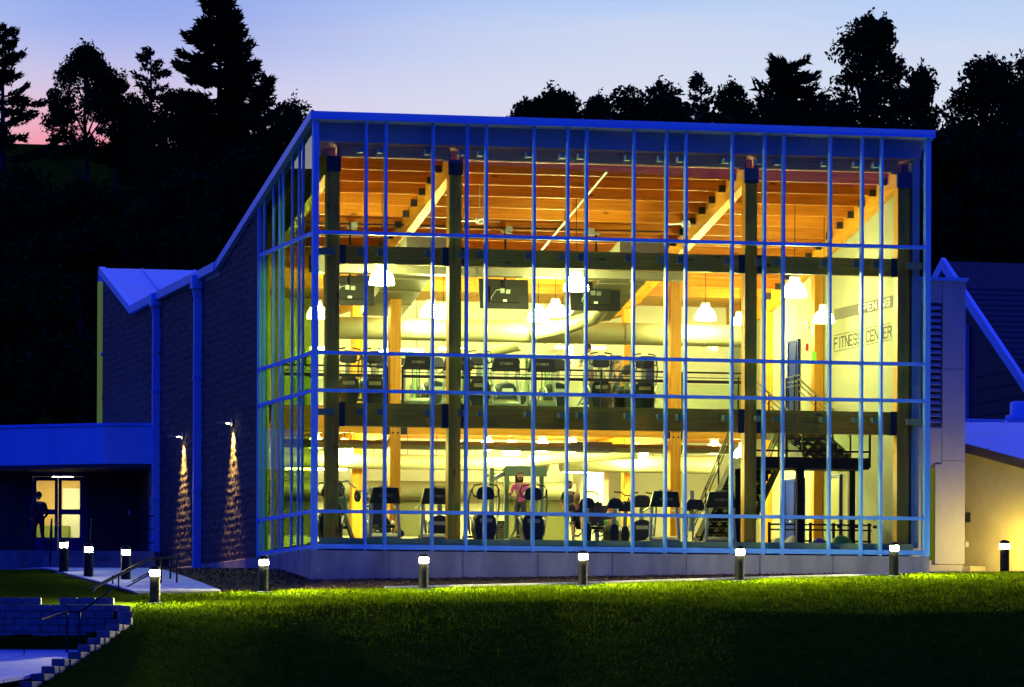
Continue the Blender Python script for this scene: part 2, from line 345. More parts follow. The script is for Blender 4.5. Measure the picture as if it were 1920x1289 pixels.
prop(drape('lawn_edging', [(1.2, -3.1), (6.3, -2.6), (10.8, -1.6), (15.2, -.64), (16.9, .45), (16.85, .55), (15.15, -.52), (10.75, -1.48), (6.25, -2.48), (1.2, -2.98)], .05, PATHM), kind='structure')
prop(drape('pavement', [(16.75, .8), (19.4, 2.35), (24, 5.8), (24, 8), (21, 8), (18.7, 3.85), (16.75, 3.85)], .04, PATHM), kind='structure')
MULCH = mat('mulch', (.045, .026, .018), .95, 0, .5, 14, bump=.6, bscale=45, spec=.05)
prop(drape('mulch_bed', [(-3.0, 12), (-3.0, -3.35), (-2, -3.2), (1.2, -2.97), (6.25, -2.47), (10.75, -1.47), (15.13, -.51), (15.9, -.07), (-.06, -.02), (-.06, 12)], .03, MULCH), kind='structure')
# wood chips lying on the bed
n = 9000; cu = RNG.uniform(-3, 14.3, n); cv = RNG.uniform(-3.3, 11, n)
ok = ((cu > -3) & (cu < -.1) & (cv > np.interp(cu, EDGE_U, EDGE_V) + .05)) | ((cu >= -.1) & (cv < -.05) & (cv > np.interp(cu, EDGE_U, EDGE_V) + .14))
cu, cv = cu[ok], cv[ok]; n = len(cu); cz = land(cu, cv, False) + .045; a = RNG.uniform(0, 2 * PI, n); L_ = RNG.uniform(.02, .06, n); w_ = RNG.uniform(.008, .02, n)
ax = np.stack([np.cos(a) * L_, np.sin(a) * L_, RNG.uniform(-.03, .03, n)], -1); ay = np.stack([-np.sin(a) * w_, np.cos(a) * w_, RNG.uniform(-.01, .012, n)], -1); c0 = np.stack([cu, cv, cz], -1)
prop(mesh_np('bark_mulch', np.stack([c0 - ax - ay, c0 + ax - ay, c0 + ax + ay, c0 - ax + ay], 1).reshape(-1, 3), np.arange(n * 4).reshape(-1, 4), mat('bark_chip', (.085, .05, .03), .9, 0, .4, 60)),
     'loose brown bark chips covering the bed along the concrete base', 'mulch', kind='stuff')
# mown grass
n = 330000; X = RNG.uniform(-9.2, 15.5, n); t = 131.6 + 7.5 - RNG.beta(1.2, 1.9, n) * 29
gu, gv = cam_uv(X, t); ok = (gv < np.interp(gu, EDGE_U, EDGE_V) + RNG.normal(0, .035, n)) & (X > np.interp(t, WALLT, WALLX) + .05) & ~((gu < -2.95) & (gv > -3.9))
patch = np.sin(gu * 1.7 + np.sin(gv * 2.1)) + np.sin(gv * 2.6 + gu); ok &= RNG.uniform(0, 1, n) < .80 + .15 * patch
gu, gv = gu[ok], gv[ok]; n = len(gu); gz = land(gu, gv) - .005
h = RNG.uniform(.03, .085, n) * (1 + .2 * np.sin(gu * 2.3) * np.sin(gv * 1.9)); a = RNG.uniform(0, 2 * PI, n); w_ = RNG.uniform(.006, .013, n)
b0 = np.stack([gu, gv, gz], -1); sd = np.stack([np.cos(a) * w_, np.sin(a) * w_, 0 * a], -1); ln = np.stack([RNG.normal(0, .035, n), RNG.normal(0, .035, n), h], -1)
GRASSB = mat('grass_blade', (.12, .185, .003), .8, 0, .40, 1.3, spec=0)
prop(mesh_np('grass', np.stack([b0 - sd, b0 + sd, b0 + ln], 1).reshape(-1, 3), np.arange(n * 3).reshape(-1, 3), GRASSB), 'short mown green grass on the slope before the glass building', 'grass', kind='stuff')
# the lower walk at the foot of the stepped wall
wt = np.arange(100, 121.3, .7); wv, wf = [], []
for t_ in wt:
    xr = float(np.interp(t_, WALLT, WALLX)) - .25
    for x_ in (xr, xr - 1.6, xr - 3.4, -40):
        u_, v_ = cam_uv(x_, t_); wv.append((u_, v_, float(zwalk(t_))))
for i in range(len(wt) - 1):
    for j in range(3): wf.append((i * 4 + j, i * 4 + j + 1, i * 4 + j + 5, i * 4 + j + 4))
LW = prop(mesh_np('lower_walk', np.array(wv) - np.array([0, 0, .03]), wf, PJ), kind='structure')
for k in range(13):                                    # cast slabs with open joints
    t0, t1 = 121.2 - k * 1.5, 121.2 - (k + 1) * 1.5 + .04
    x0, x1 = [float(np.interp(t_, WALLT, WALLX)) - .25 for t_ in (t0, t1)]
    for a_, b_ in ((0, 2.2), (2.23, 4.8), (4.83, 8.0)):
        q = [(*cam_uv(x0 - a_, t0), zwalk(t0)), (*cam_uv(x0 - b_, t0), zwalk(t0)), (*cam_uv(x1 - b_, t1), zwalk(t1)), (*cam_uv(x1 - a_, t1), zwalk(t1))]
        MB().add(q + [(p[0], p[1], p[2] - .08) for p in q], [(0, 1, 2, 3), (4, 7, 6, 5), (0, 4, 5, 1), (1, 5, 6, 2), (2, 6, 7, 3), (3, 7, 4, 0)]).build('slab', PATHM, LW)

# ------------------------------------------------------------------ the glass fitness building
B = thing('fitness_building', 'tall glass fronted building with timber frame, lit up inside', 'building')
MU = [0.0, 1.33, 1.85, 3.10, 4.00, 4.51, 5.79, 6.69, 7.19, 8.47, 9.35, 9.88, 11.14, 12.02, 12.54, 13.82, 14.70, 15.24, 16.52]
LV = [0.0, 1.53, 2.04, 2.94, 4.17, 4.68, 5.53, 6.77, 7.40]
ZL = [0.06, .97, 4.08, 5.05, 8.14]
def ztop(v): return 11.03 - .209 * v                  # under the roof edge, falling to the back
# concrete base with a chamfered edge and board joints
box_ob('base_wall', CONC, -.06, 16.58, -.06, .30, -1.9, -.035, B, .012)
box_ob('base_wall', CONC, -.055, .30, .30, 24.5, -1.9, -.03, B, .012)
for u in (1.95, 3.9, 5.9, 7.9, 9.9, 11.9, 13.9): box_ob('base_joint', mat('joint', (.12, .12, .12), .9), u, u + .02, -.066, -.05, -1.6, -.05, B)
for i, u in enumerate(MU):                            # front uprights
    w = .064 if 0 < i < len(MU) - 1 else .15
    x0 = u - w / 2 if 0 < i < len(MU) - 1 else (u - .07 if i == 0 else u - .08)
    box_ob('mullion', FRAME, x0, x0 + w, -.06, .15, -.03, 11.03, B, .006)
for j, z in enumerate(ZL):
    for a, b in zip(MU, MU[1:]):
        a2 = a + (.08 if a == 0 else .0375); b2 = b - (.08 if b == MU[-1] else .0375)
        hh = .043 if j else .07
        box_ob('transom', FRAME, a2, b2, -.052, .135, z - hh + (.015 if j == 0 else 0), z + hh, B)
ZE_ = ZL + [11.03]
for z0, z1 in zip(ZE_, ZE_[1:]):
    for a, b in zip(MU, MU[1:]): box_ob('pane', GLASS, a + .036, b - .036, -.01, .012, z0 + .045, z1 - .03, B)
# side wall uprights, rails and panes, cut to the sloping roof
for i, v in enumerate(LV[1:]): box_ob('mullion', FRAME, -.045, .02, v - .035, v + .035, -.03, ztop(v), B)
for z in ZL:
    for a, b in zip(LV, LV[1:]): box_ob('transom', FRAME, -.04, .02, a + (.17 if a == 0 else .036), b - .036, z - .05, z + .05, B)
for k, z0 in enumerate(ZL):
    for a, b in zip(LV, LV[1:]):
        z1 = ZL[k + 1] - .04 if k < 4 else None
        a2, b2 = a + (.16 if a == 0 else .034), b - .034
        if z1 is None: p = [(a2, z0 + .045), (b2, z0 + .045), (b2, ztop(b2) - .02), (a2, ztop(a2) - .02)]
        else: p = [(a2, z0 + .045), (b2, z0 + .045), (b2, z1), (a2, z1)]
        MB().prism(p, 'x', -.01, .012).build('pane', GLASSL, B)
# roof: a shed falling to a level valley, then rising again at the back
top = [(-.02, 11.20), (13.4, 8.42), (28.0, 8.22), (34.0, 9.92)]
MB().prism(top + [(p[0], p[1] - .17) for p in reversed(top)], 'x', .06, 16.50).build('roof', MEMBR, B)
box_ob('fascia', FASCIA, -.16, 16.68, -.15, -.03, 11.03, 11.235, B, .01)
box_ob('fascia_drip', FRAME, -.165, 16.685, -.165, -.151, 11.03, 11.06, B)
for s, x0, x1 in (('rake_trim', -.16, .055), ('rake_trim', 16.505, 16.68)):
    tp = [(-.028, 11.235), (13.4, 8.45)]
    MB().prism(tp + [(13.4, 8.22), (-.028, 11.02)], 'x', x0, x1).build('rake_trim', FASCIA, B)
for v0, v1, z0, z1 in ((13.405, 16.2, 8.45, 8.40), (16.205, 23.2, 8.40, 8.33), (23.205, 28.0, 8.33, 8.26)):
    MB().prism([(v0, z0), (v1, z1), (v1, z1 - .24), (v0, z0 - .24)], 'x', -.2, .055).build('gutter', FASCIA, B)
MB().prism([(28.005, 8.26), (34.1, 9.97), (34.1, 9.74), (28.005, 8.02)], 'x', -.16, .055).build('rake_trim', FASCIA, B)
for k in range(9): MB().prism([(28.2, 8.30), (33.9, 9.90), (33.9, 9.94), (28.2, 8.34)], 'x', 1.2 + k * 1.7, 1.24 + k * 1.7).build('roof_seam', MEMBR, B)
for v in (16.2, 23.2):                                 # downspouts with their heads
    d = MB().box(-.26, -.02, v - .09, v + .09, -.38, 7.55).build('downspout', FASCIA, B, .015)
    box_ob('rain_head', FASCIA, -.34, -.03, v - .2, v + .2, 7.9, 8.3, d, .02)
    MB().prism([(-.30, 7.9), (-.05, 7.9), (-.05, 7.55), (-.24, 7.55)], 'y', v - .09, v + .09).build('rain_head_throat', FASCIA, d)
    box_ob('strap', FRAME, -.275, -.01, v - .12, v + .12, 2.05, 2.12, d); box_ob('strap', FRAME, -.275, -.01, v - .12, v + .12, 5.3, 5.37, d)
# split faced block wall on the left: real joints and rough faces
sv, sz = .055, .05
gv_ = np.arange(7.44, 34.0, sv); gz_ = np.arange(-.03, 9.95, sz); GV, GZ = np.meshgrid(gv_, gz_)
ch, cl = .20, .40; row = np.floor(GZ / ch); fz = GZ / ch - row; colm = np.floor(GV / cl + .5 * (row % 2)); fv = GV / cl + .5 * (row % 2) - colm
hsh = np.modf(np.abs(np.sin(row * 12.9898 + colm * 78.233) * 43758.5453))[0]
rough = RNG.normal(0, 1, GV.shape); rough = (rough + np.roll(rough, 1, 0) + np.roll(rough, 1, 1) + np.roll(rough, (1, 1), (0, 1))) / 2
lump = np.sin(GV * 9 + 3 * np.sin(GZ * 5)) * np.sin(GZ * 11 + 2 * np.sin(GV * 4)); dep = .022 + .008 * hsh + .011 * rough + .004 * lump; joint = (fz < .13) | (fv < .08); dep = np.where(joint, dep * .45, np.clip(dep, .004, .1))
zt = np.where(GV < 13.4, ztop(GV) - .02, np.where(GV < 28, 8.1, 8.1 + (GV - 28) * .275))
vid = np.arange(GV.size).reshape(GV.shape); keep = (GZ[1:, 1:] < zt[1:, 1:])
F4 = np.stack([vid[:-1, 1:], vid[:-1, :-1], vid[1:, :-1], vid[1:, 1:]], -1)[keep]
prop(mesh_np('block_facing', np.stack([-.01 - dep, GV, GZ], -1).reshape(-1, 3), F4, BLOCK, B), kind='stuff')
MB().prism([(7.44, -1.0), (34, -1.0), (34, 9.7), (28, 8.0), (13.4, 8.2), (7.44, ztop(7.44) - .02)], 'x', .0, .25).build('side_wall', WHITE, B)
box_ob('corner_strip', FRAME, -.08, .2, 7.40, 7.46, -.03, ztop(7.46) - .02, B)
# tall slot window that ends the side wall
box_ob('end_window', emit('lit_end_window', (.10, .17, .06), .6), -.12, -.02, 34.12, 34.56, 3.9, 9.5, B); box_ob('end_frame', FRAME, -.08, .2, 34.6, 34.7, 2.5, 9.9, B); box_ob('end_frame', FRAME, -.08, .2, 34.0, 34.7, 7.1, 7.2, B)
# right wall, back wall, floors
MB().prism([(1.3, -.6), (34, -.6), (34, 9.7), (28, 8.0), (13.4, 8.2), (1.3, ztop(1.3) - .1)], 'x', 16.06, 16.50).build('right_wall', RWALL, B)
box_ob('corner_panel', mat('panel_grey_blue', (.30, .36, .42), .5), 16.24, 16.44, .45, 1.28, .2, 10.5, B)
box_ob('corner_post', mat('panel_dark', (.10, .13, .18), .5), 16.12, 16.22, .85, 1.28, .2, 10.4, B)
box_ob('back_wall', WHITE, .26, 16.05, 17.0, 17.2, 0, 8.2, B)
box_ob('ground_floor', FLOORM, .31, 16.05, .31, 17.0, .0, .2, B)
box_ob('curb', CURB, .2, 16.2, .17, .30, .0, .30, B)
box_ob('mezzanine_floor', CARPET, .27, 16.05, 8.02, 17.0, 4.03, 4.15, B)
box_ob('roof_edge_panel', mat('edge_panel', (.22, .26, .34), .5, 0, .05, 2), .1, 16.4, .20, .30, 10.5, 11.02, B)
# timber frame
def zdeck(v): return 10.62 - .209 * v if v < 13.4 else 10.62 - .209 * 13.4
UC = [.57, 3.80, 11.79, 16.0]
for u in UC: box_ob('column', WZ, u - .165, u + .165, .45, .80, .2, 10.1, B, .012); box_ob('column_cap', STEEL2, u - .19, u + .19, .42, .52, 9.75, 10.15, B)
for v in (7.9, 12.9):
    for u in (.57, 3.83, 11.78, 15.93): box_ob('column', WZ, u - .15, u + .12 if u > 15 else u + .15, v - .15, v + .15, .2, zdeck(v) - .5, B, .012)
for a, b in zip(UC, UC[1:]):
    for z0, z1 in ((3.2, 3.8), (7.40, 7.86), (10.16, 10.5)):
        box_ob('girt', WU, a + .17, b - .17, .50, .74, z0, z1, B)
        if z0 < 10:
            box_ob('girt_plate', STEEL2, a + .168, a + .33, .478, .76, z0 - .012, z1 + .012, B); box_ob('girt_plate', STEEL2, b - .33, b - .168, .478, .76, z0 - .012, z1 + .012, B)
for i, u in enumerate(MU[1:-1]):
    for z0, z1 in ((3.48, 3.63), (7.58, 7.76), (10.24, 10.38)):
        box_ob('bracket', BRKT, u - .17, u - .03, .162, .495, z0, z1, B)
for z0, z1 in ((3.46, 3.62), (7.58, 7.76)): box_ob('bracket', BRKT, 16.02, 16.42, .162, .42, z0, z1, B); box_ob('bracket', BRKT, .1, .55, .162, .42, z0, z1, B)
for u in UC:
    MB().prism([(.82, zdeck(.82) - .02), (13.4, zdeck(13.4) - .02), (16.95, zdeck(14) - .02), (16.95, zdeck(14) - .6), (13.4, zdeck(13.4) - .62), (.82, zdeck(.82) - .68)], 'x', u - .12, min(u + .12, 16.05)).build('rafter', WV, B)
pv = [.55 + k * .98 for k in range(13)]
for v in pv:
    for a, b in zip(UC, UC[1:]):
        z = zdeck(v); box_ob('purlin', WRED, a + .125, b - .125, v, v + .13, z - .36, z - .055, B)
        box_ob('hanger', STEEL2, b - .30, b - .122, v - .012, v + .142, z - .38, z - .20, B)
for k in range(110):                                   # deck boards run down the slope
    u0 = .12 + k * .1475
    MB().prism([(.3, zdeck(.3) - .05), (13.4, zdeck(13.4) - .05), (16.98, zdeck(14) - .05), (16.98, zdeck(14)), (13.4, zdeck(13.4)), (.3, zdeck(.3))], 'x', u0, u0 + .1415).build('deck_board', WDK, B)
# mezzanine edge beam, joists, hangers
for a, b in zip([.3, 3.83, 11.78], [3.83, 11.78, 15.93]):
    box_ob('floor_beam', WU, a + .16, b - .16, 7.80, 8.015, 3.40, 4.10, B)
    for x in (a + .158, b - .34): box_ob('girt_plate', STEEL2, x, x + .18, 7.78, 8.02, 3.38, 4.02, B)
for u in (3.83, 11.78):
    for k in range(4):
        for s in (-.07, .07): MB().tube([(u + s, 7.735, 3.42 + k * .155), (u + s, 7.755, 3.42 + k * .155)], .028, 10).build('bolt', STEEL2, B)
for k in range(11): box_ob('joist', WRED, .3, 16.0, 8.55 + k * .75, 8.67 + k * .75, 3.70, 3.97, B)
for k in range(24): box_ob('floor_board', WDK, .3 + k * .655, .3 + k * .655 + .648, 8.03, 16.98, 3.975, 4.02, B)
for u in (3.83, 11.78): box_ob('floor_girder', WV, u - .12, u + .12, 8.06, 16.9, 3.32, 3.69, B)
# doors in the right wall and back wall, with their frames
def door(axis, a0, a1, z0, z1, m, at):
    d = (MB().box(at - .055, at - .005, a0, a1, z0, z1) if axis == 'u' else MB().box(a0, a1, at - .055, at - .005, z0, z1)).build('door', m, B)
    f = MB()
    if axis == 'u': f.box(at - .085, at - .006, a0 - .07, a0 - .002, z0, z1 + .08).box(at - .085, at - .006, a1 + .002, a1 + .07, z0, z1 + .08).box(at - .084, at - .006, a0 - .002, a1 + .002, z1 + .002, z1 + .08); h = (at - .12, at - .06, a0 + .06, a0 + .18, z0 + 1.0, z0 + 1.05)
    else: f.box(a0 - .07, a0 - .002, at - .085, at - .006, z0, z1 + .08).box(a1 + .002, a1 + .07, at - .085, at - .006, z0, z1 + .08).box(a0 - .002, a1 + .002, at - .084, at - .006, z1 + .002, z1 + .08); h = (a0 + .06, a0 + .18, at - .12, at - .06, z0 + 1.0, z0 + 1.05)
    f.build('door_frame', BLUED, d); box_ob('handle', GALV, *h, d)
    return d
door('u', 10.2, 10.95, 4.15, 6.3, BLUED, 16.06); door('u', 10.05, 10.14, 4.15, 6.3, DOORW, 16.06)
door('u', 9.55, 10.3, .2, 2.35, BLUED, 16.06); door('u', 10.45, 11.2, .2, 2.35, BLUED, 16.06)
door('u', 6.05, 6.95, .2, 2.3, mat('door_olive', (.34, .33, .12), .5), 16.06)
door('v', 12.4, 12.95, 4.15, 6.2, mat('door_grey', (.30, .32, .20), .6), 17.0); door('v', 13.35, 13.6, 4.15, 6.2, BLUED, 17.0)
# partitions and dark panels at the back of both floors
for (u0, u1, z0, z1) in ((.6, 3.4, .9, 1.95), (4.2, 6.6, .9, 1.95), (9.2, 11.1, .3, 2.0), (11.9, 12.5, .3, 2.05)):
    p = box_ob('mirror_panel', mat('mirror_olive', (.16, .17, .07), .25), u0, u1, 16.93, 16.985, z0, z1, B); box_ob('panel_rail', GALV, u0, u1, 16.9, 16.99, z1 + .004, z1 + .05, p)
for (u0, u1) in ((4.6, 5.5), (6.3, 7.1), (8.2, 9.0)): box_ob('cabinet', WHITE2, u0, u1, 16.5, 16.98, 4.16, 5.3, B)
box_ob('partition', WHITE, 10.35, 10.45, 12.5, 16.98, 4.16, 6.35, B); box_ob('partition', WHITE, 11.2, 11.35, 13.4, 16.98, .21, 3.2, B)
# wall sign lettering
band = box_ob('sign_band', mat('sign_grey', (.075, .066, .06), .7), 16.045, 16.058, 1.52, 6.75, 6.68, 6.98, B)
lettering(MB(), 'OPENING', (16.045, 4.52, 6.735), (0, -1, 0), (0, 0, 1), (-1, 0, 0), .185, .29, .135, .042).build('lettering', WHITE2, band)
sg = box_ob('sign_line', mat('sign_ink', (.035, .035, .03), .7), 16.05, 16.058, 1.74, 6.78, 6.245, 6.265, B)
box_ob('sign_line', MATS['sign_ink'], 16.05, 16.058, 1.74, 6.78, 5.80, 5.82, sg)
lettering(MB(), 'FITNESS CENTER', (16.055, 6.78, 5.89), (0, -1, 0), (0, 0, 1), (-1, 0, 0), .28, .285, .095, .05).build('lettering', MATS['sign_ink'], sg)

# ------------------------------------------------------------------ the low entrance building on the left (its own axes, turned towards the walk)
def site(X, t, z=0.0): u, v = cam_uv(X, t); return (u, v, z)
EB = thing('entrance_building', 'low dark brick entrance with blue parapet and glowing double doors', 'building', site(-13, 155), -TH)
def P_(X, t): return (X + 13, t - 155)
def slab(pts, z0, z1, name, m, parent, bev=0): return MB().prism(pts, 'z', z0, z1).build(name, m, parent, bev)
front = [P_(-16.3, 156.1), P_(-12.28, 154.1), P_(-10.66, 154.1)]
def ribbon(pts, off):  return pts + [(p[0], p[1] + off) for p in reversed(pts)]
slab(ribbon(front, .25), 3.17, 4.30, 'parapet', FASCIA, EB, .01)
slab(ribbon([(p[0], p[1] - .04) for p in front], .34), 4.303, 4.40, 'coping', FRAME, EB, .01)
slab(ribbon([(p[0], p[1] + .02) for p in front], 6.5), 3.05, 3.165, 'soffit', SIDING, EB)
slab([(-3.3, 1.4), (2.34, .26), (2.34, 9), (-3.3, 9)], 3.9, 4.05, 'roof', MEMBR, EB)
wl_ = 2.5                                             # the recessed wall stands here
for x0, x1, z0, z1 in ((-4.2, -1.86, .5, 3.05), (-.12, 2.36, .5, 3.05)): box_ob('wall', BRICKD, x0, x1, wl_, wl_ + .3, z0, z1, EB)
random.seed(3)
for r_ in range(13):                                  # brick courses stand proud on either side of the door
    for x0, x1 in ((-3.3, -1.9), (-.08, 2.3)):
        x = x0 - (.2 if r_ % 2 else 0)
        while x < x1:
            a, b = max(x, x0), min(x + .39, x1)
            if b - a > .05: box_ob('brick', BRICKD, a, b - .012, wl_ - .012 - random.random() * .008, wl_ + .01, .52 + r_ * .195, .52 + r_ * .195 + .18, EB)
            x += .40
dd = box_ob('door_frame', BLUED, -1.86, -.12, wl_ + .05, wl_ + .2, 2.93, 3.05, EB)
for x0, x1 in ((-1.86, -1.76), (-.22, -.12)): box_ob('door_jamb', BLUED, x0, x1, wl_ + .05, wl_ + .2, .5, 2.928, EB)
for x0, x1 in ((-1.755, -1.0), (-.985, -.225)):
    d = empty('door', (0, 0, 0), 0, EB)
    m = MB(); y0, y1 = wl_ + .09, wl_ + .15
    m.box(x0, x0 + .10, y0, y1, .52, 2.92).box(x1 - .10, x1, y0, y1, .52, 2.92)
    m.box(x0 + .1, x1 - .1, y0, y1, 2.80, 2.92).box(x0 + .1, x1 - .1, y0, y1, 1.76, 1.92).box(x0 + .1, x1 - .1, y0, y1, .52, 1.05)
    m.build('stile', BLUED, d)
    for z0, z1 in ((1.05, 1.76), (1.92, 2.80)): box_ob('pane', GLASS, x0 + .1, x1 - .1, y0 + .02, y0 + .035, z0, z1, d)
    hx = x1 - .05 if x0 < -1.5 else x0 + .05
    MB().tube([(hx, y0 - .005, 1.4), (hx, y0 - .06, 1.42), (hx, y0 - .06, 1.62), (hx, y0 - .005, 1.64)], .012, 6).build('handle', GALV, d)
# the lit vestibule behind the doors
VW = mat('vestibule_wall', (.68, .46, .20), .8, 0, .1, 1.0)
box_ob('vestibule_wall', VW, -2.6, .6, 6.0, 6.1, .5, 3.04, EB); box_ob('vestibule_wall', VW, -2.7, -2.61, 2.82, 6.1, .5, 3.04, EB); box_ob('vestibule_wall', WHITE, .61, .7, 2.82, 6.1, .5, 3.04, EB)
box_ob('vestibule_panel', WHITE2, -1.15, -.3, 5.95, 5.99, .9, 2.7, EB); box_ob('vestibule_bench', mat('bench_green', (.2, .26, .06), .7), -1.9, -.9, 5.3, 5.9, .5, 1.5, EB)
dl = MB().box(-1.3, -.7, 4.0, 4.5, 2.98, 3.03).build('ceiling_lamp', TUBEE, EB); lamp('vestibule_light', 'POINT', (-1.0, 4.2, 2.7), 75, (1, .74, .34), EB, .15)
box_ob('porch', CONC, -3.6, 2.36, -2.6, 9, -.7, .5, EB, .015)
for k in range(4): box_ob('step', CONC, -.95, 1.75, -2.6 - .33 * (k + 1), -2.61 - .33 * k, -.7, .5 - .17 * (k + 1), EB, .012)
box_ob('post', FASCIA, 1.95, 2.10, .6, .75, .5, 3.05, EB, .01)
box_ob('wall_plate', GALV, 1.17, 1.25, wl_ - .06, wl_ - .022, 1.75, 1.9, EB)
PR = thing('porch_railing', 'dark metal railing round the porch beside the lit double doors', 'railing', site(-13, 155), -TH)
for x in (.35, 1.1, 1.9): MB().tube([(x, -2.45, .5), (x, -2.45, 1.55)], .022).build('post', STEEL, PR)
for z in (.75, 1.15, 1.55): MB().tube([(.35, -2.45, z), (2.3, -2.45, z)], .018 if z < 1.5 else .026).build('rail', STEEL, PR)
for s, lab in ((-.75, 'dark stair handrail beside the person at the entrance doors'), (.45, 'dark stair handrail before the porch railing')):
    h_ = thing('handrail', lab, 'railing', site(-13, 155), -TH)
    MB().tube([(s, -2.3, .5), (s, -2.3, 1.45), (s + .02, -2.5, 1.45), (s + .1, -3.9, .75), (s + .12, -4.3, .72)], .026).build('rail', STEEL, h_)
    MB().tube([(s + .1, -3.9, -.4), (s + .1, -3.9, .75)], .024).build('post', STEEL, h_); MB().tube([(s + .05, -3.2, -.1), (s + .05, -3.2, 1.1)], .02).build('post', STEEL, h_)

# ------------------------------------------------------------------ buildings on the right
CB = thing('cream_block', 'plain cream panelled block with louvre column, right of the glass building', 'building')
box_ob('core', PANEL, 16.72, 18.90, 4.03, 12, -.9, 7.60, CB)
for z0, z1 in ((-.12, 2.70), (2.712, 5.2), (5.212, 7.60)): box_ob('panel', PANEL, 18.27, 18.93, 3.97, 4.027, z0, z1, CB, .006)
for z0, z1 in ((2.62, 3.6), (7.0, 7.60)): box_ob('panel', PANEL, 16.75, 18.258, 3.975, 4.027, z0, z1, CB, .006)
box_ob('coping', FASCIA, 16.7, 18.99, 3.9, 12, 7.603, 7.70, CB, .01)
lf = box_ob('louvre_frame', SIDING, 17.7, 18.24, 3.985, 4.025, 3.66, 6.98, CB)
for k in range(19): MB().prism([(3.90, 3.72 + k * .172), (3.98, 3.80 + k * .172), (3.98, 3.82 + k * .172), (3.90, 3.74 + k * .172)], 'x', 17.75, 18.2).build('slat', PANEL, lf)
sw = box_ob('slot_window', emit('lit_slot', (.30, .38, .02), .30), 17.72, 18.06, 4.0, 4.02, -.02, 2.52, CB); box_ob('window_frame', PANEL, 18.065, 18.26, 3.93, 4.02, -.12, 2.6, sw)
SA = thing('stucco_annex', 'low cream stucco building with pale sloping roof beside a bollard lamp', 'building')
w0, w1 = Vector((18.96, 5.30, 0)), Vector((21.8, -.25, 0)); d_ = (w1 - w0).normalized(); nrm_ = Vector((-d_.y, d_.x, 0)) * -1
nrm_ = Vector((d_.y, -d_.x, 0)); nrm_ = nrm_ if nrm_.dot(Vector((CAM[0], CAM[1], 0)) - w0) > 0 else -nrm_
Lw = (w1 - w0).length
def wz(s): return 3.20 - .235 * s
bk = -nrm_ * .3
vs_ = [w0 + Vector((0, 0, -.9)), w1 + Vector((0, 0, -.9)), w1 + Vector((0, 0, wz(Lw))), w0 + Vector((0, 0, wz(0)))]
MB().add(vs_ + [p + bk for p in vs_], [(0, 1, 2, 3), (4, 5, 6, 7), (0, 1, 5, 4), (1, 2, 6, 5), (2, 3, 7, 6), (3, 0, 4, 7)]).build('wall', STUCCO, SA)
q0, q1 = w0 + nrm_ * .22 - d_ * .15, w1 + nrm_ * .22
rf = [Vector((q0.x, q0.y, wz(0) + .22)), Vector((q1.x, q1.y, wz(Lw) + .22)), Vector((26.5, 9.0, 4.10)), Vector((20.4, 9.95, 4.10))]
dn = Vector((0, 0, -.2))
MB().add(rf + [p + dn for p in rf], [(0, 1, 2, 3), (4, 5, 6, 7), (0, 1, 5, 4), (1, 2, 6, 5), (2, 3, 7, 6), (3, 0, 4, 7)]).build('roof', MEMBR, SA)
e0, e1 = rf[0] + nrm_ * .03 - dn * .05, rf[1] + nrm_ * .03 - dn * .05
MB().add([e0, e1, e1 + dn * 1.25, e0 + dn * 1.25] + [p + nrm_ * .05 for p in (e0, e1, e1 + dn * 1.25, e0 + dn * 1.25)], [(0, 1, 2, 3), (4, 5, 6, 7), (0, 1, 5, 4), (1, 2, 6, 5), (2, 3, 7, 6), (3, 0, 4, 7)]).build('fascia', mat('fascia_bronze', (.10, .08, .06), .6), SA)
for k in (.28, .55, .8):
    a = rf[0].lerp(rf[1], k) - dn * .1; b = rf[3].lerp(rf[2], k) - dn * .1; MB().bar(a, b, .05, .04).build('roof_seam', MEMBR, SA)
box_ob('rear_block', STUCCO, 19.6, 30, 10.0, 17, -.9, 4.09, SA)
box_ob('rear_roof', MEMBR, 19.5, 30.1, 9.95, 17.1, 4.12, 4.2, SA)
vt = empty('roof_vent', (23.35, 11.45, 4.2), 0, SA)
MB().lathe([(0, .62), (.44, .60), (.5, .56), (.5, .22), (.62, .20), (.62, .08), (.4, .05), (.4, 0), (0, 0)], 28).build('vent_hood', FASCIA, vt)
bx = w0 + d_ * .72 + nrm_ * .02
for (s, z0, z1, w, nm) in ((.55, 1.02, 1.30, .07, 'call_box'), (.72, 1.05, 1.32, .12, 'call_box'), (.66, .38, .52, .1, 'outlet_box')):
    p = w0 + d_ * s + nrm_ * .03; MB().bar((p.x, p.y, z0), (p.x, p.y, z1), w, .06).build(nm, BLACK if z0 != .38 else GALV, SA)
p = w0 + d_ * .3 + nrm_ * .35; MB().bar((p.x, p.y, -.42), (p.x + d_.x * 1.1, p.y + d_.y * 1.1, -.42), .6, .5).build('plinth', STUCCO, SA, .02)
HS = thing('dark_house', 'dark shingled house with steep gable roof behind the stucco annex', 'building')
rp = [(17.4, 4.38), (28.04, 10.28), (38.7, 4.38)]
MB().prism(rp + [(38.7, 4.16), (28.04, 10.05), (17.4, 4.16)], 'x', 26.42, 50).build('roof', SHINGLE, HS)
MB().prism([(17.3, 4.45), (28.04, 10.40), (38.8, 4.45), (38.8, 4.1), (28.04, 10.0), (17.3, 4.1)], 'x', 26.28, 26.415).build('rake_board', FASCIA, HS)
MB().prism([(18.6, -1), (37.4, -1), (37.4, 4.8), (28.04, 9.98), (18.6, 4.8)], 'x', 27.0, 49.5).build('wall', SIDING, HS)
for k in range(14): box_ob('siding_board', SIDING, 26.97, 26.998, 20.0, 36, 1.0 + k * .42, 1.0 + k * .42 + .40, HS)
box_ob('downspout', FASCIA, 26.78, 26.95, 27.2, 27.45, .0, 8.2, HS)
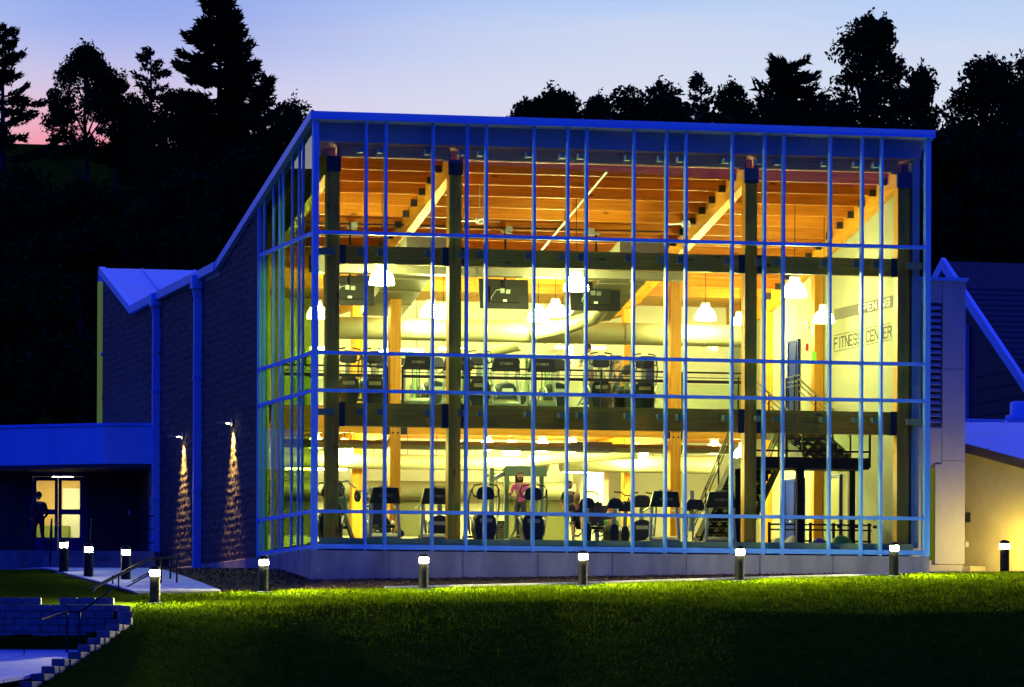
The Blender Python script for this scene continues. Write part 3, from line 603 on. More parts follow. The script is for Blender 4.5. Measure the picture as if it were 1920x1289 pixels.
for k in range(26):
    a = k * .4; box_ob('shingle_course', SHINGLE, 26.43, 49.9, 17.42 + a * .875, 17.44 + a * .875 + .02, 4.37 + a * .875 * .5545, 4.42 + a * .875 * .5545, HS)

# ------------------------------------------------------------------ bollard lamps
BPOST = mat('bollard_bronze', (.007, .008, .011), .6, 0, spec=.15)
def bollard():
    b = thing('bollard_lamp', 'x', 'bollard', group='bollard lamps along the walks')
    MB().lathe([(.125, 0), (.125, .66), (.118, .67), (0, .67)], 24).build('post', BPOST, b)
    MB().lathe([(0, .80), (.13, .80), (.135, .83), (.12, .87), (.07, .90), (0, .905)], 24).build('cap', BPOST, b)
    m = MB(); n = 18; a0, a1 = PI * 1.5 - R(80), PI * 1.5 + R(80)
    ps = [(math.cos(a0 + (a1 - a0) * k / n), math.sin(a0 + (a1 - a0) * k / n)) for k in range(n + 1)]
    m.add([(r * x, r * y, z) for r, z in ((.098, .672), (.112, .798)) for x, y in ps], [(k, k + 1, n + 2 + k, n + 1 + k) for k in range(n)], True); m.build('lens', BOLLE, b, fix=False)
    ps = [(math.cos(a1 - R(4) + (2 * PI - (a1 - a0) + R(8)) * k / 14), math.sin(a1 - R(4) + (2 * PI - (a1 - a0) + R(8)) * k / 14)) for k in range(15)]
    MB().add([(.132 * x, .132 * y, z) for z in (.66, .805) for x, y in ps], [(k, k + 1, 16 + k, 15 + k) for k in range(14)], True).build('shield', BPOST, b)
    box_ob('footing', CONC, -.2, .2, -.2, .2, -.3, .02, b, .02)
    return b
b0 = bollard()
BL = [(-5.87, 4.01, 'bollard lamp left of the path, farthest up towards the lit doors'), (-5.55, 1.87, 'bollard lamp left of the path, before the porch steps'), (-4.78, .65, 'bollard lamp beside the top of the garden handrail'),
      (-5.24, -6.44, 'bollard lamp alone on the lawn below the path, on a square footing'), (-2.02, -3.62, 'bollard lamp before the left corner of the glass front'), (2.07, -3.59, 'bollard lamp before the first timber columns of the glass front'),
      (6.33, -3.09, 'bollard lamp before the middle of the glass front, below the seated cyclist'), (10.76, -2.11, 'bollard lamp before the perforated stair of the glass front'), (15.24, -1.15, 'bollard lamp before the right corner of the glass front'),
      (19.38, 1.96, 'bollard lamp before the cream stucco wall')]
for i, (u, v, lab) in enumerate(BL):
    o = b0 if i == 0 else copy_tree(b0)
    if True:
        for c in o.children:
            if c.name.startswith('lens'): c.material_slots[0].link = 'OBJECT'; c.material_slots[0].material = BOLLW if i == 9 else (BOLLS if i < 3 else BOLLE)
            if c.name.startswith('shield') and i == 9: c.material_slots[0].link = 'OBJECT'; c.material_slots[0].material = BOLLW  # on the last bollard the shield glows too, added to light the wall
    o.location = (u, v, float(land(u, v, False))); o.rotation_euler.z = (-TH + R(20)) if i < 3 else (-TH if i == 3 else R(7)); o['label'] = lab

# ------------------------------------------------------------------ wall sconces on the block wall
for v, lab in ((11.14, 'wall lamp washing the dark block wall nearer the glass corner'), (19.0, 'wall lamp washing the dark block wall between the two downspouts')):
    s = thing('wall_sconce', lab, 'wall lamp', (-.08, v, 3.80), 0, 'wall lamps on the block wall')
    MB().box(-.42, .0, -.05, .05, -.012, .03).build('arm', GALV, s, .008); box_ob('backplate', GALV, -.02, .02, -.1, .1, -.1, .1, s, .01)
    MB().lathe([(0, -.012), (.045, -.012), (.04, -.035), (0, -.035)], 14, (-.115, 0, 0)).build('lens', SCONE, s)
    lamp('sconce_light', 'SPOT', (-.12, 0, -.06), 3200, (1, .58, .12), s, .035, R(66), 1.0, (0, R(-5), 0))

# ------------------------------------------------------------------ stacked block retaining wall
RW = thing('retaining_wall', 'stepped retaining wall of stacked split blocks at the lawn edge', 'wall')
random.seed(5)
bmesh_ = {}
def rblock(L, parent, loc, rz):
    k = round(L, 2)
    if k not in bmesh_:
        o = MB().box(-L / 2, L / 2, -.15, .15, 0, .158).build('block', RETAIN, parent, .02); bmesh_[k] = o.data
    else: o = bpy.data.objects.new('block', bmesh_[k]); COL.objects.link(o); o.parent = parent
    o.location = loc; o.rotation_euler.z = rz
for r_ in range(9):
    x = -14.6 + (.21 if r_ % 2 else 0)
    while x < -9.35:
        tops = -1.44 - (.165 if x < -13.2 else 0) - (.165 if -11.3 < x < -10.9 else 0)
        z = -2.78 + r_ * .165
        if z + .1 < tops: rblock(.42, RW, site(x, 121.35 + random.uniform(-.02, .02) + r_ * .012, z), -TH + random.uniform(-.02, .02))
        x += .43
t = 121.0; k = 0
while t > 106.5:
    Xw = float(np.interp(t, WALLT, WALLX)) - .12; dX = float(np.interp(t + .2, WALLT, WALLX) - np.interp(t - .2, WALLT, WALLX))
    u_, v_ = cam_uv(Xw + .4, t); zl = float(land(u_, v_, False)); zt_ = math.ceil((zl + .06) / .165) * .165
    ang = -TH + PI / 2 - math.atan2(dX, .4)
    nb = int((zt_ - (zwalk(t) - .1)) / .165)
    for j in range(max(2, nb)):
        tt = t + (.2 if j % 2 else 0); rblock(.42, RW, site(Xw + random.uniform(-.02, .02), tt, zt_ - .165 * (j + 1)), ang + random.uniform(-.03, .03))
    t -= .43
def garden_rail(lab, X0, dt):
    g = thing('handrail', lab, 'railing', site(X0, 129 + dt, 0), -TH)
    z0 = -1.0
    MB().tube([(-.55, -2.0, -1.25), (-.5, -1.8, -1.12), (.75, .9, -.30), (1.30, 1.0, -.27), (1.34, 1.0, -.34), (1.34, 1.0, -1.0)], .026).build('rail', STEEL, g)
    MB().tube([(-.25, -1.3, -1.35), (1.0, .95, -.52), (1.34, 1.0, -.50)], .02).build('rail', STEEL, g)
    for x, y, zt in ((.0, -.75, -.75), (.95, .92, -.3)): MB().tube([(x, y, -1.5), (x, y, zt)], .022).build('post', STEEL, g)
    return g
garden_rail('dark pipe handrail at the top of the garden steps by the path', -10.1, 1.1)
garden_rail('dark pipe handrail of the garden steps, next to the lawn bollard', -9.85, -.2)
g = thing('handrail', 'dark handrail on the lower walk before the block retaining wall', 'railing', site(-10.4, 119.6, zwalk(119.6)), -TH)
for x in (0, .3): MB().tube([(x, 0, 0), (x, 0, .95)], .024).build('post', STEEL, g)
MB().tube([(-.5, -1.2, .75), (0, 0, .95), (.3, 0, .95), (1.0, .8, 1.5)], .024).build('rail', STEEL, g)

# ------------------------------------------------------------------ lamps inside
FZ, MZ = .2, 4.15                                       # finished floors
def pendant(u, v, zb, s, power, lab, grp, glow=None):
    p = thing('pendant_lamp', lab, 'pendant lamp', (u, v, zb), 0, grp)
    pr = [(.31, 0), (.315, .03), (.30, .14), (.26, .24), (.19, .33), (.13, .36)]
    MB().lathe([(r * s, z * s) for r, z in pr], 26).build('shade', glow or PENDE, p)
    MB().lathe([(0, .54 * s), (.12 * s, .54 * s), (.135 * s, .50 * s), (.135 * s, .361 * s), (0, .361 * s)], 18).build('socket', WHITE2, p)
    zc = (zdeck(v) - .06 if zb > 4 else 3.95) - zb
    MB().tube([(0, 0, .53 * s), (0, 0, zc)], .010, 6).build('cord', STEEL, p)
    lamp('bulb_light', 'POINT', (0, 0, -.05), power, LAMPC, p, .14 * s); return p
GA, GM, GG = 'pendant lamps over the atrium', 'pendant lamps over the mezzanine', 'dome lamps under the mezzanine'
for u, z, lab in ((2.51, 7.11, 'glowing bell pendant by the television nearest the glass corner'), (7.82, 7.07, 'glowing pendant before the television nearest the stair'), (13.91, 7.04, 'glowing bell pendant high above the stair landing')): pendant(u, 3.5, z, 1.06, 260, lab, GA)
pendant(15.2, 5.0, 6.46, .95, 40, 'glowing bell pendant before the lettered wall', GA, PENDW)
for u, v, z, lab in ((5.09, 9.0, 6.70, 'bell pendant between the first and second televisions'), (5.95, 11.2, 6.78, 'bell pendant half hidden by a timber column'), (8.08, 8.7, 6.62, 'bell pendant beside the middle television'), (9.0, 10.4, 6.9, 'bell pendant peeping out left of the television nearest the stair'), (12.98, 9.0, 6.78, 'bell pendant alone on its cord before the stepped wood wall'), (2.2, 10.5, 6.7, 'bell pendant behind the first television'), (14.75, 11.6, 6.75, 'added fill pendant half hidden by the third front column')):  # the last one is added to brighten the dim right end
    pendant(u, v, z, .93, 340, lab, GM)
for u, v, lab in ((6.7, 9.0, 'dome lamp under the mezzanine left of the cable machine'), (5.85, 9.2, 'dome lamp under the mezzanine beside a front column'), (8.36, 9.3, 'dome lamp under the mezzanine right above the cable machine'), (9.15, 9.0, 'dome lamp under the mezzanine over the seated cyclist'), (13.25, 9.0, 'dome lamp under the mezzanine beside the stair rail'), (1.9, 9.2, 'dome lamp under the mezzanine by the corner column'), (7.95, 11.2, 'dome lamp behind the cable machine frame'), (11.7, 11.3, 'dome lamp deep under the mezzanine by a bolted column'), (3.2, 11.5, 'dome lamp deep under the mezzanine behind the first treadmill'), (14.6, 10.8, 'dome lamp deep under the mezzanine behind the stair landing'), (10.2, 13.6, 'dome lamp deep under the mezzanine behind the recumbent bike')):
    pendant(u, v, 3.04, .78, 340, lab, GG, PENDG)
def tube_light(u0, u1, v, z, lab, grp):
    t = thing('tube_light', lab, 'tube lamp', ((u0 + u1) / 2, v, z), 0, grp); L = (u1 - u0) / 2
    MB().box(-L, L, -.11, .11, .03, .09).build('housing', WHITE2, t); MB().box(-L + .02, L - .02, -.09, .09, -.03, .028).build('diffuser', TUBEE, t)
    c = MB()
    for s in (-L * .7, L * .7): c.tube([(s, 0, .09), (s, 0, (3.95 if z < 4 else 7.75) - z)], .008, 5)
    c.build('hanger', STEEL, t)
TG, TM_ = 'tube lamps under the mezzanine', 'tube lamps at the back of the mezzanine'
for u0, u1, v, z, lab, g in ((4.2, 5.6, 13.2, 2.86, 'tube lamp under the mezzanine behind the second treadmill', TG), (5.9, 7.2, 12.6, 2.95, 'tube lamp under the mezzanine left of the cable machine top', TG), (12.2, 13.5, 12.4, 2.98, 'tube lamp under the mezzanine left of the stair rail', TG), (2.2, 4.0, 15, 2.72, 'tube lamp at the far wall behind the first treadmill', TG), (10.4, 11.6, 15, 2.75, 'tube lamp at the far wall behind the recumbent bikes', TG), (4.6, 5.9, 13.5, 6.05, 'tube lamp on the mezzanine above the first treadmill console', TM_), (2.6, 3.4, 13.5, 6.08, 'tube lamp on the mezzanine by the corner column', TM_), (9.9, 11.4, 14, 6.28, 'tube lamp on the mezzanine above the man in grey', TM_), (6.6, 7.5, 14.6, 6.2, 'tube lamp on the mezzanine behind the middle treadmill', TM_)): tube_light(u0, u1, v, z, lab, g)

# ------------------------------------------------------------------ televisions, ducts, pipes, fans, signs
for i, (u, lab) in enumerate(((2.25, 'hanging television seen from behind, nearest the glass corner'), (6.55, 'hanging television seen from behind, the middle of three'), (9.12, 'hanging television seen from behind, nearest the stair'))):
    t = thing('television', lab, 'television', (u, 6.5, 7.17), R((0, 3, -3)[i]), 'televisions hung over the atrium')
    q = MB(); q.add([(-.70, -.02, .41), (.70, -.02, .41), (.69, -.10, -.40), (-.69, -.10, -.40), (-.70, .05, .41), (.70, .05, .41), (.69, -.03, -.40), (-.69, -.03, -.40)], [(0, 3, 2, 1), (4, 5, 6, 7), (0, 1, 5, 4), (1, 2, 6, 5), (2, 3, 7, 6), (3, 0, 4, 7)]); pn = q.build('panel', BLACK, t, .012)
    box_ob('back_cover', mat('tv_back', (.010, .014, .015), .6, spec=.2), -.42, .42, -.13, -.045, -.24, .22, t, .02)
    box_ob('mount', MGREY, -.14, -.02, -.19, -.132, .02, .14, t); box_ob('mount', MGREY, .02, .14, -.19, -.132, .01, .12, t)
    box_ob('sticker', WHITE2, -.05, .06, -.138, -.131, -.21, -.15, t)
    MB().tube([(0, -.16, .08), (0, -.16, zdeck(6.5) - 7.17 - .4)], .03, 8).build('pole', STEEL, t)
    MB().tube([(-.08, -.15, .12), (-.25, -.16, .10), (-.38, -.14, -.1), (-.40, -.1, -.25)], .012, 6).build('cable', GALV, t)
    box_ob('ceiling_plate', GALV, -.08, .08, -.24, -.08, zdeck(6.5) - 7.17 - .42, zdeck(6.5) - 7.17 - .36, t)
def duct(lab, build, m, flanges=None):
    d = thing('air_duct', lab, 'air duct'); build(MB()).build('duct_shell', m, d)
    for f in flanges or []: f(MB()).build('flange', m, d)
    h = d; return d
def ring(c, r, ax): return lambda mb: mb.tube([(c[0] - .03, c[1], c[2]), (c[0] + .03, c[1], c[2])], r, 22) if ax == 'x' else mb.tube([(c[0], c[1] - .03, c[2]), (c[0], c[1] + .03, c[2])], r, 22)
duct('round air duct running the length of the mezzanine ceiling', lambda m: m.tube([(2.4, 10, 6.42), (14.7, 10, 6.42)], .31, 26), DUCT, [ring((u, 10, 6.42), .325, 'x') for u in (4.4, 6.8, 8.6, 10.9, 13.2)])
duct('square air duct crossing high behind the upper timber girt', lambda m: m.box(.9, 11.2, 4.7, 5.3, 7.52, 7.98), DUCT2, [lambda m, u=u: m.box(u, u + .05, 4.68, 5.32, 7.5, 8.0) for u in (3, 5.4, 7.6, 9.8)])
for u0, u1, lab in ((3.2, 4.36, 'wide flat duct sloping back above the first treadmills'), (9.05, 10.32, 'wide flat duct sloping back beside the television nearest the stair')):
    duct(lab, lambda m: m.prism([(3.6, zdeck(3.6) - 1.4), (9.4, zdeck(9.4) - 1.4), (9.4, zdeck(9.4) - 1.93), (3.6, zdeck(3.6) - 1.93)], 'x', u0, u1), DUCT2, [lambda m, v=v: m.prism([(v, zdeck(v) - 1.38), (v + .05, zdeck(v + .05) - 1.38), (v + .05, zdeck(v + .05) - 1.95), (v, zdeck(v) - 1.95)], 'x', u0 - .02, u1 + .02) for v in (4.6, 5.8, 7.0, 8.2)])
duct('round air duct under the mezzanine behind the cable machine', lambda m: m.tube([(1.0, 12, 2.82), (9.2, 12, 2.82)], .21, 24), DUCT, [ring((u, 12, 2.82), .222, 'x') for u in (3.5, 5.9, 8.0)])
duct('round air duct under the mezzanine towards the stair', lambda m: m.tube([(9.6, 12.1, 2.86), (14.2, 12.1, 2.86)], .25, 24), DUCT, [ring((12.6, 12.1, 2.86), .262, 'x')])
duct('flat dark duct with a grille tight under the mezzanine beams', lambda m: m.prism([(8.35, 3.02), (8.95, 3.02), (9.05, 3.12), (8.95, 3.24), (8.35, 3.24), (8.25, 3.12)], 'x', .6, 13.6), DUCT2, [lambda m: m.box(8.9, 10.1, 8.22, 8.9, 2.99, 3.28)])
duct('angled round duct branch above the seated cyclist', lambda m: m.tube([(8.6, 11.6, 2.9), (9.3, 10.9, 2.98), (10.6, 9.9, 3.05), (11.2, 9.6, 3.05)], [.17, .19, .19, .17], 20), DUCT)
duct('long cream duct low on the far wall under the mezzanine', lambda m: m.tube([(.8, 16, 2.2), (11, 16, 2.25)], .23, 20), DUCT)
duct('short round duct branch bending down on the mezzanine', lambda m: m.tube([(6.6, 13.2, 5.85), (7.3, 12.6, 5.98), (8.3, 11.6, 6.2)], .20, 20), DUCT)
duct('round duct elbow joining the long mezzanine duct', lambda m: m.tube([(8.2, 9.6, 6.35), (8.9, 8.9, 6.5), (9.6, 8.4, 6.75), (9.7, 7.9, 7.0)], .22, 20), DUCT)
sp = thing('sprinkler_pipe', 'thin pale sprinkler pipe sloping down the timber ceiling', 'pipe')
MB().tube([(8.0, 1.0, zdeck(1.0) - .40), (8.0, 13.2, zdeck(13.2) - .40)], .03, 8).build('pipe', GALV, sp)
for v in (3.2, 6.2, 9.2): MB().tube([(8.0, v, zdeck(v) - .40), (8.0, v, zdeck(v) - .05)], .01, 5).build('hanger', GALV, sp)
sp = thing('conduit', 'thin grey conduit crossing the timber ceiling', 'pipe')
MB().tube([(1.0, 6.1, zdeck(6.1) - .4), (11.0, 6.1, zdeck(6.1) - .4), (11.0, 6.1, zdeck(6.1) - .9)], .02, 6).build('pipe', STEEL, sp)
for u in (2.3, 6.6, 8.9): box_ob('junction_box', GALV, u - .08, u + .08, 6.03, 6.17, zdeck(6.1) - .55, zdeck(6.1) - .36, sp)
for u, v, lab in ((10.6, 2.6, 'white ceiling fan under the timber deck by the third column'), (5.0, 2.8, 'white ceiling fan under the timber deck by the second column')):
    f = thing('ceiling_fan', lab, 'ceiling fan', (u, v, zdeck(v) - 1.25), R(20), 'ceiling fans')
    MB().tube([(0, 0, .1), (0, 0, 1.2)], .012, 6).build('rod', GALV, f); MB().lathe([(0, .12), (.1, .1), (.13, .02), (.1, -.06), (0, -.08)], 16).build('motor', WHITE2, f)
    for k in range(3):
        a = k * 2 * PI / 3; c, s = math.cos(a), math.sin(a); m = MB(); P = lambda x, y, z: (x * c - y * s, x * s + y * c, z)
        m.add([P(.1, -.06, .0), P(.62, -.05, .01), P(.62, .06, .03), P(.1, .06, .03), P(.1, -.06, .012), P(.62, -.05, .022), P(.62, .06, .042), P(.1, .06, .042)], [(0, 3, 2, 1), (4, 5, 6, 7), (0, 1, 5, 4), (1, 2, 6, 5), (2, 3, 7, 6), (3, 0, 4, 7)]); m.build('blade', WHITE2, f)
def exit_sign(lab, loc, rz):
    e = thing('exit_sign', lab, 'exit sign', loc, rz, 'exit signs')
    box_ob('housing', WHITE2, -.17, .17, -.03, .03, 0, .2, e, .006); lettering(MB(), 'EXIT', (-.135, -.031, .035), (1, 0, 0), (0, 0, 1), (0, -1, 0), .13, .055, .022, .018).build('lettering', EXITE, e)
    return e
exit_sign('small red exit sign hanging before the far mezzanine wall', (13.99, 11.9, 6.12), R(12)); exit_sign('small red exit sign high on the wall beside the blue mezzanine door', (16.02, 9.35, 6.62), R(-78)); exit_sign('small red exit sign above the olive door under the stair landing', (16.02, 6.4, 2.46), R(-78))
al = thing('fire_alarm', 'small red fire alarm on the cream wall near the mezzanine door', 'alarm', (16.05, 9.3, 6.1)); box_ob('case', mat('alarm_red', (.55, .03, .02), .4), -.06, 0, -.06, .06, -.1, .1, al, .01); box_ob('strobe', WHITE2, -.075, -.061, -.03, .03, .0, .06, al)
pb = thing('notice', 'bright green notice on the timber column by the stair', 'notice', (15.78, 7.742, 5.7)); box_ob('sheet', mat('green_paper', (.25, .95, .08), .7), -.07, .05, -.006, .004, -.16, .16, pb)

# ------------------------------------------------------------------ railings and stair
MR = thing('mezzanine_railing', 'black steel railing with glass infill along the mezzanine edge', 'railing')
for u0, u1 in ((.45, 3.62), (4.05, 11.55), (12.0, 13.9)):
    n = max(1, round((u1 - u0) / 1.9)); st = (u1 - u0) / n
    for k in range(n + 1): box_ob('post', STEEL, u0 + k * st - .025, u0 + k * st + .025, 7.84, 7.90, 3.95, 5.24, MR)
    for z, h in ((5.20, .05), (5.07, .022), (4.93, .085)): box_ob('rail', STEEL, u0, u1, 7.80, 7.838, z, z + h, MR)
    for k in range(n): box_ob('pane', GLASSG, u0 + k * st + .06, u0 + (k + 1) * st - .06, 7.864, 7.876, 4.2, 4.9, MR)
ST = thing('staircase', 'black steel switchback stair with perforated risers beside the right wall', 'staircase')
LZ = 2.62
box_ob('landing', STEEL, 11.95, 15.42, 1.55, 2.95, LZ - .30, LZ, ST)
box_ob('landing_post', STEEL, 13.43, 13.62, 1.6, 1.79, FZ, LZ - .30, ST); box_ob('landing_post', STEEL, 15.2, 15.36, 2.6, 2.78, FZ, LZ - .30, ST); box_ob('landing_post', STEEL, 12.0, 12.16, 2.6, 2.78, FZ, LZ - .30, ST)
def perforated(u0, u1, v, z0, z1, name):
    nu = int((u1 - u0) / .024); nz_ = 9; m = MB(); du, dz_ = (u1 - u0) / nu, (z1 - z0) / nz_
    grid = {}
    for i in range(nu + 1):
        for j in range(nz_ + 1): grid[i, j] = len(m.v); m.v.append((u0 + i * du, v, z0 + j * dz_))
    for i in range(nu):
        for j in range(nz_):
            if j in (2, 4, 6) and i % 12 not in (0, 1, 2, 10, 11) and (i + j) % 4 == 0: continue
            m.f.append([grid[i, j], grid[i + 1, j], grid[i + 1, j + 1], grid[i, j + 1]]); m.s.append(False)
    o = m.build(name, STEEL, ST, fix=False); sol = o.modifiers.new('thickness', 'SOLIDIFY'); sol.thickness = .006; return o
n1 = 14; dv1 = .28; dz1 = (LZ - FZ) / n1
for k in range(n1):                                    # first flight comes towards the glass up to the landing
    v = 2.95 + (n1 - 1 - k) * dv1; z = FZ + (k + 1) * dz1
    if k < n1 - 1: box_ob('tread', STEEL, 12.02, 13.28, v - .02, v + .27, z - .03, z, ST)
    perforated(12.02, 13.28, v + .272 if k < n1 - 1 else 2.96, z - dz1 + .0, z - .032, 'riser')
for u in (11.97, 13.29): MB().prism([(2.95, LZ), (2.95, LZ - .32), (6.6, FZ - .02), (6.95, FZ - .02), (6.95, FZ + .15)], 'x', u, u + .045).build('stringer', STEEL, ST)
n2 = 9; dv2 = (7.75 - 2.95) / n2; dz2 = (MZ - LZ) / n2
for k in range(n2):
    v = 2.95 + k * dv2; z = LZ + (k + 1) * dz2
    box_ob('tread', STEEL, 14.02, 15.30, v, v + dv2 + .02, z - .03, z, ST); perforated(14.02, 15.30, v - .004, z - dz2, z - .032, 'riser')
for u in (13.97, 15.31): MB().prism([(2.95, LZ + .16), (2.95, LZ - .28), (7.78, MZ - .32), (7.78, MZ + .12)], 'x', u, u + .045).build('stringer', STEEL, ST)
SR = mat('rail_steel', (.13, .13, .10), .35, .6)
def stair_rail(u, a, b, m=STEEL):
    (v0, z0), (v1, z1) = a, b
    for h in (.95, .80, .62): MB().bar((u, v0, z0 + h), (u, v1, z1 + h), .035, .045 if h > .9 else .02).build('rail', m, ST)
    for k in range(4): f = k / 3; MB().bar((u, v0 + (v1 - v0) * f, z0 + (z1 - z0) * f), (u, v0 + (v1 - v0) * f, z0 + (z1 - z0) * f + .97), .04).build('baluster', STEEL, ST)
for u in (12.0, 13.31): stair_rail(u, (2.95, LZ), (6.75, FZ), SR)
for u in (13.99, 15.33): stair_rail(u, (2.95, LZ), (7.75, MZ), SR)
for u in (14.0, 15.4):                                  # guard at the stair head
    for z in (5.22, 5.08, 4.95): MB().bar((u, 7.8, z), (u + .02, 9.2, z), .035).build('rail', SR, ST)
    for v in (8.4, 9.2): MB().bar((u, v, MZ), (u, v, 5.22), .04).build('baluster', STEEL, ST)
    box_ob('pane', GLASSG, u - .006, u + .006, 8.0, 9.1, MZ + .1, 4.9, ST)
for z, h in ((LZ + 1.12, .06), (LZ + .14, .05)): box_ob('landing_rail', STEEL, 11.95, 15.44, 1.52, 1.56, z, z + h, ST)
for u in (11.97, 13.1, 14.3, 15.42): box_ob('baluster', STEEL, u - .03, u + .03, 1.50, 1.549, LZ - .25, LZ + 1.12, ST)
for u0, u1 in ((12.05, 13.05), (13.15, 14.25), (14.35, 15.36)): box_ob('pane', GLASSG, u0, u1, 1.528, 1.54, LZ + .22, LZ + 1.06, ST)
FR = thing('floor_railing', 'low black rail with posts before the dome trainers', 'railing')
for u in (12.95, 14.1, 14.75, 15.25, 15.75): box_ob('post', STEEL, u - .035, u + .035, 2.56, 2.62, FZ, .92, FR)
for z in (.84, .70, .40): box_ob('rail', STEEL, 12.9, 15.8, 2.52, 2.558, z, z + .045, FR)
for u in (14.85, 15.35, 15.85): box_ob('wall_hook', STEEL, u - .01, u + .09, 2.5, 2.56, .78, .86, FR)

# ------------------------------------------------------------------ fitness machines (each faces the glass: front is towards -y)
def treadmill(lab, u, v, z, grp, m_hood=NAVY):
    t = thing('treadmill', lab, 'treadmill', (u, v, z), 0, grp)
    box_ob('deck', MGREY, -.38, .38, .15, 1.95, .05, .20, t, .02); box_ob('belt', BLACK, -.25, .25, .30, 1.90, .201, .212, t)
    MB().prism([(-.05, .04), (.45, .04), (.45, .24), (.1, .30), (-.05, .2)], 'x', -.40, .40).build('motor_cover', MGREY, t, .03)
    for s in (-1, 1):
        MB().bar((s * .40, .02, .06), (s * .34, .10, 1.12), .075, .10).build('upright', SILV, t, .015)
        MB().tube([(s * .36, .05, 1.10), (s * .40, .28, 1.02), (s * .41, .62, .98), (s * .40, .70, 1.0)], .022, 8).build('handrail', SILV, t)
    q = MB(); q.add([(-.42, -.03, 1.06), (.42, -.03, 1.06), (.34, -.10, 1.49), (-.34, -.10, 1.49), (-.40, .16, 1.10), (.40, .16, 1.10), (.33, .02, 1.50), (-.33, .02, 1.50)], [(0, 1, 2, 3), (4, 7, 6, 5), (0, 4, 5, 1), (1, 5, 6, 2), (2, 6, 7, 3), (3, 7, 4, 0)])
    hd = q.build('console_hood', m_hood, t, .03)
    box_ob('reading_rack', MGREY, -.18, .18, -.09, .0, 1.51, 1.53, hd)
    lettering(MB(), 'CYBEX', (-.17, -.077, 1.25), (1, 0, 0), (0, -.16, .987), (0, -.987, -.16), .055, .055, .018, .012, .01, .015).build('lettering', LOGO, hd)
    return t
G1, G2 = 'machines on the ground floor', 'machines on the mezzanine'
t1 = treadmill('treadmill before the left pair of bolted timber columns', 2.32, 2.1, FZ, G1)
def dup(o, lab, u, v, z, grp, rz=0.0): c = copy_tree(o); c.location = (u, v, z); c.rotation_euler.z = rz; c['label'] = lab; c['group'] = grp; return c
dup(t1, 'treadmill half hidden by the second front column', 3.70, 2.1, FZ, G1); dup(t1, 'treadmill left of the upright bike, before a bolted column', 9.92, 2.1, FZ, G1); dup(t1, 'treadmill before the perforated stair', 11.46, 2.1, FZ, G1, R(-3))
for u, lab in ((4.67, 'treadmill on the mezzanine right of the bolted left column'), (5.80, 'treadmill on the mezzanine behind the second front column'), (7.17, 'treadmill on the mezzanine, second to the right of that column'), (8.2, 'treadmill on the mezzanine left of the man in grey')): dup(t1, lab, u, 8.75, MZ, G2)
def elliptical(lab, u, v, z, grp, rz=0.0):
    e = thing('elliptical_trainer', lab, 'elliptical trainer', (u, v, z), rz, grp)
    box_ob('base', MGREY, -.28, .28, -.1, 1.7, .02, .09, e, .015)
    MB().prism([(-.22, .1), (.22, .1), (.30, .45), (.28, .72), (.18, .86), (0, .90), (-.18, .86), (-.28, .72), (-.30, .45)], 'y', -.08, .42).build('drive_cover', NAVY, e, .04)
    box_ob('cover_badge', MATS['logo_grey'], -.17, .17, -.087, -.079, .62, .72, e)
    MB().bar((0, .12, .85), (0, .02, 1.36), .13, .10).build('mast', SILV, e, .02)
    MB().prism([(-.20, 1.22), (.20, 1.22), (.25, 1.36), (.20, 1.52), (.10, 1.56), (-.10, 1.56), (-.20, 1.52), (-.25, 1.36)], 'y', -.06, .06).build('console', NAVY, e, .03)
    for s in (-1, 1):
        MB().tube([(s * .14, -.03, 1.25), (s * .33, -.05, 1.32), (s * .37, -.04, 1.48), (s * .30, -.02, 1.60), (s * .10, -.02, 1.63)], .02, 8).build('front_grip', BLACK, e)
        MB().tube([(s * .36, .25, .30), (s * .40, .22, .80), (s * .42, .14, 1.20), (s * .36, .05, 1.50)], .026, 8).build('arm_lever', MGREY, e)
        MB().tube([(s * .22, -.02, .35), (s * .36, .1, .75), (s * .36, .4, .75), (s * .30, .8, .45), (s * .26, 1.5, .25)], .032, 8).build('side_frame', SILV, e)
        box_ob('pedal', BLACK, s * .18 - .09, s * .18 + .09, .75, 1.2, .30 + s * .06, .35 + s * .06, e, .01)
    return e
e1 = elliptical('elliptical trainer right of the second front column, navy cover', 5.11, 2.5, FZ, G1)
dup(e1, 'elliptical trainer before the cable machine', 6.41, 2.5, FZ, G1); dup(e1, 'elliptical trainer half hidden by the corner column', .98, 2.7, FZ, G1)
for u, lab in ((2.72, 'elliptical trainer on the mezzanine by the corner column'), (3.45, 'elliptical trainer on the mezzanine left of the bolted left column'), (6.42, 'elliptical trainer on the mezzanine between two treadmills'), (11.14, 'elliptical trainer on the mezzanine at the railing end')): dup(e1, lab, u, 8.75, MZ, G2)
dup(e1, 'elliptical trainer under the man in grey on the mezzanine', 9.85, 8.6, MZ, G2)
for u_, v_, lab in ((4.0, 10.9, 'elliptical trainer deep on the mezzanine left of a cable station'), (5.6, 10.6, 'elliptical trainer deep on the mezzanine behind two treadmills'), (7.7, 10.8, 'elliptical trainer deep on the mezzanine right of the middle treadmill'), (9.1, 10.5, 'elliptical trainer deep on the mezzanine beside the man in grey')): dup(e1, lab, u_, v_, MZ, G2, R(6))
for u_, v_, lab in ((3.1, 6.3, 'elliptical trainer deep on the ground floor behind the first treadmill'), (4.5, 5.2, 'elliptical trainer deep on the ground floor behind the second treadmill'), (10.5, 6.6, 'elliptical trainer deep on the ground floor behind the upright bike')): dup(e1, lab, u_, v_, FZ, G1, R(-8))
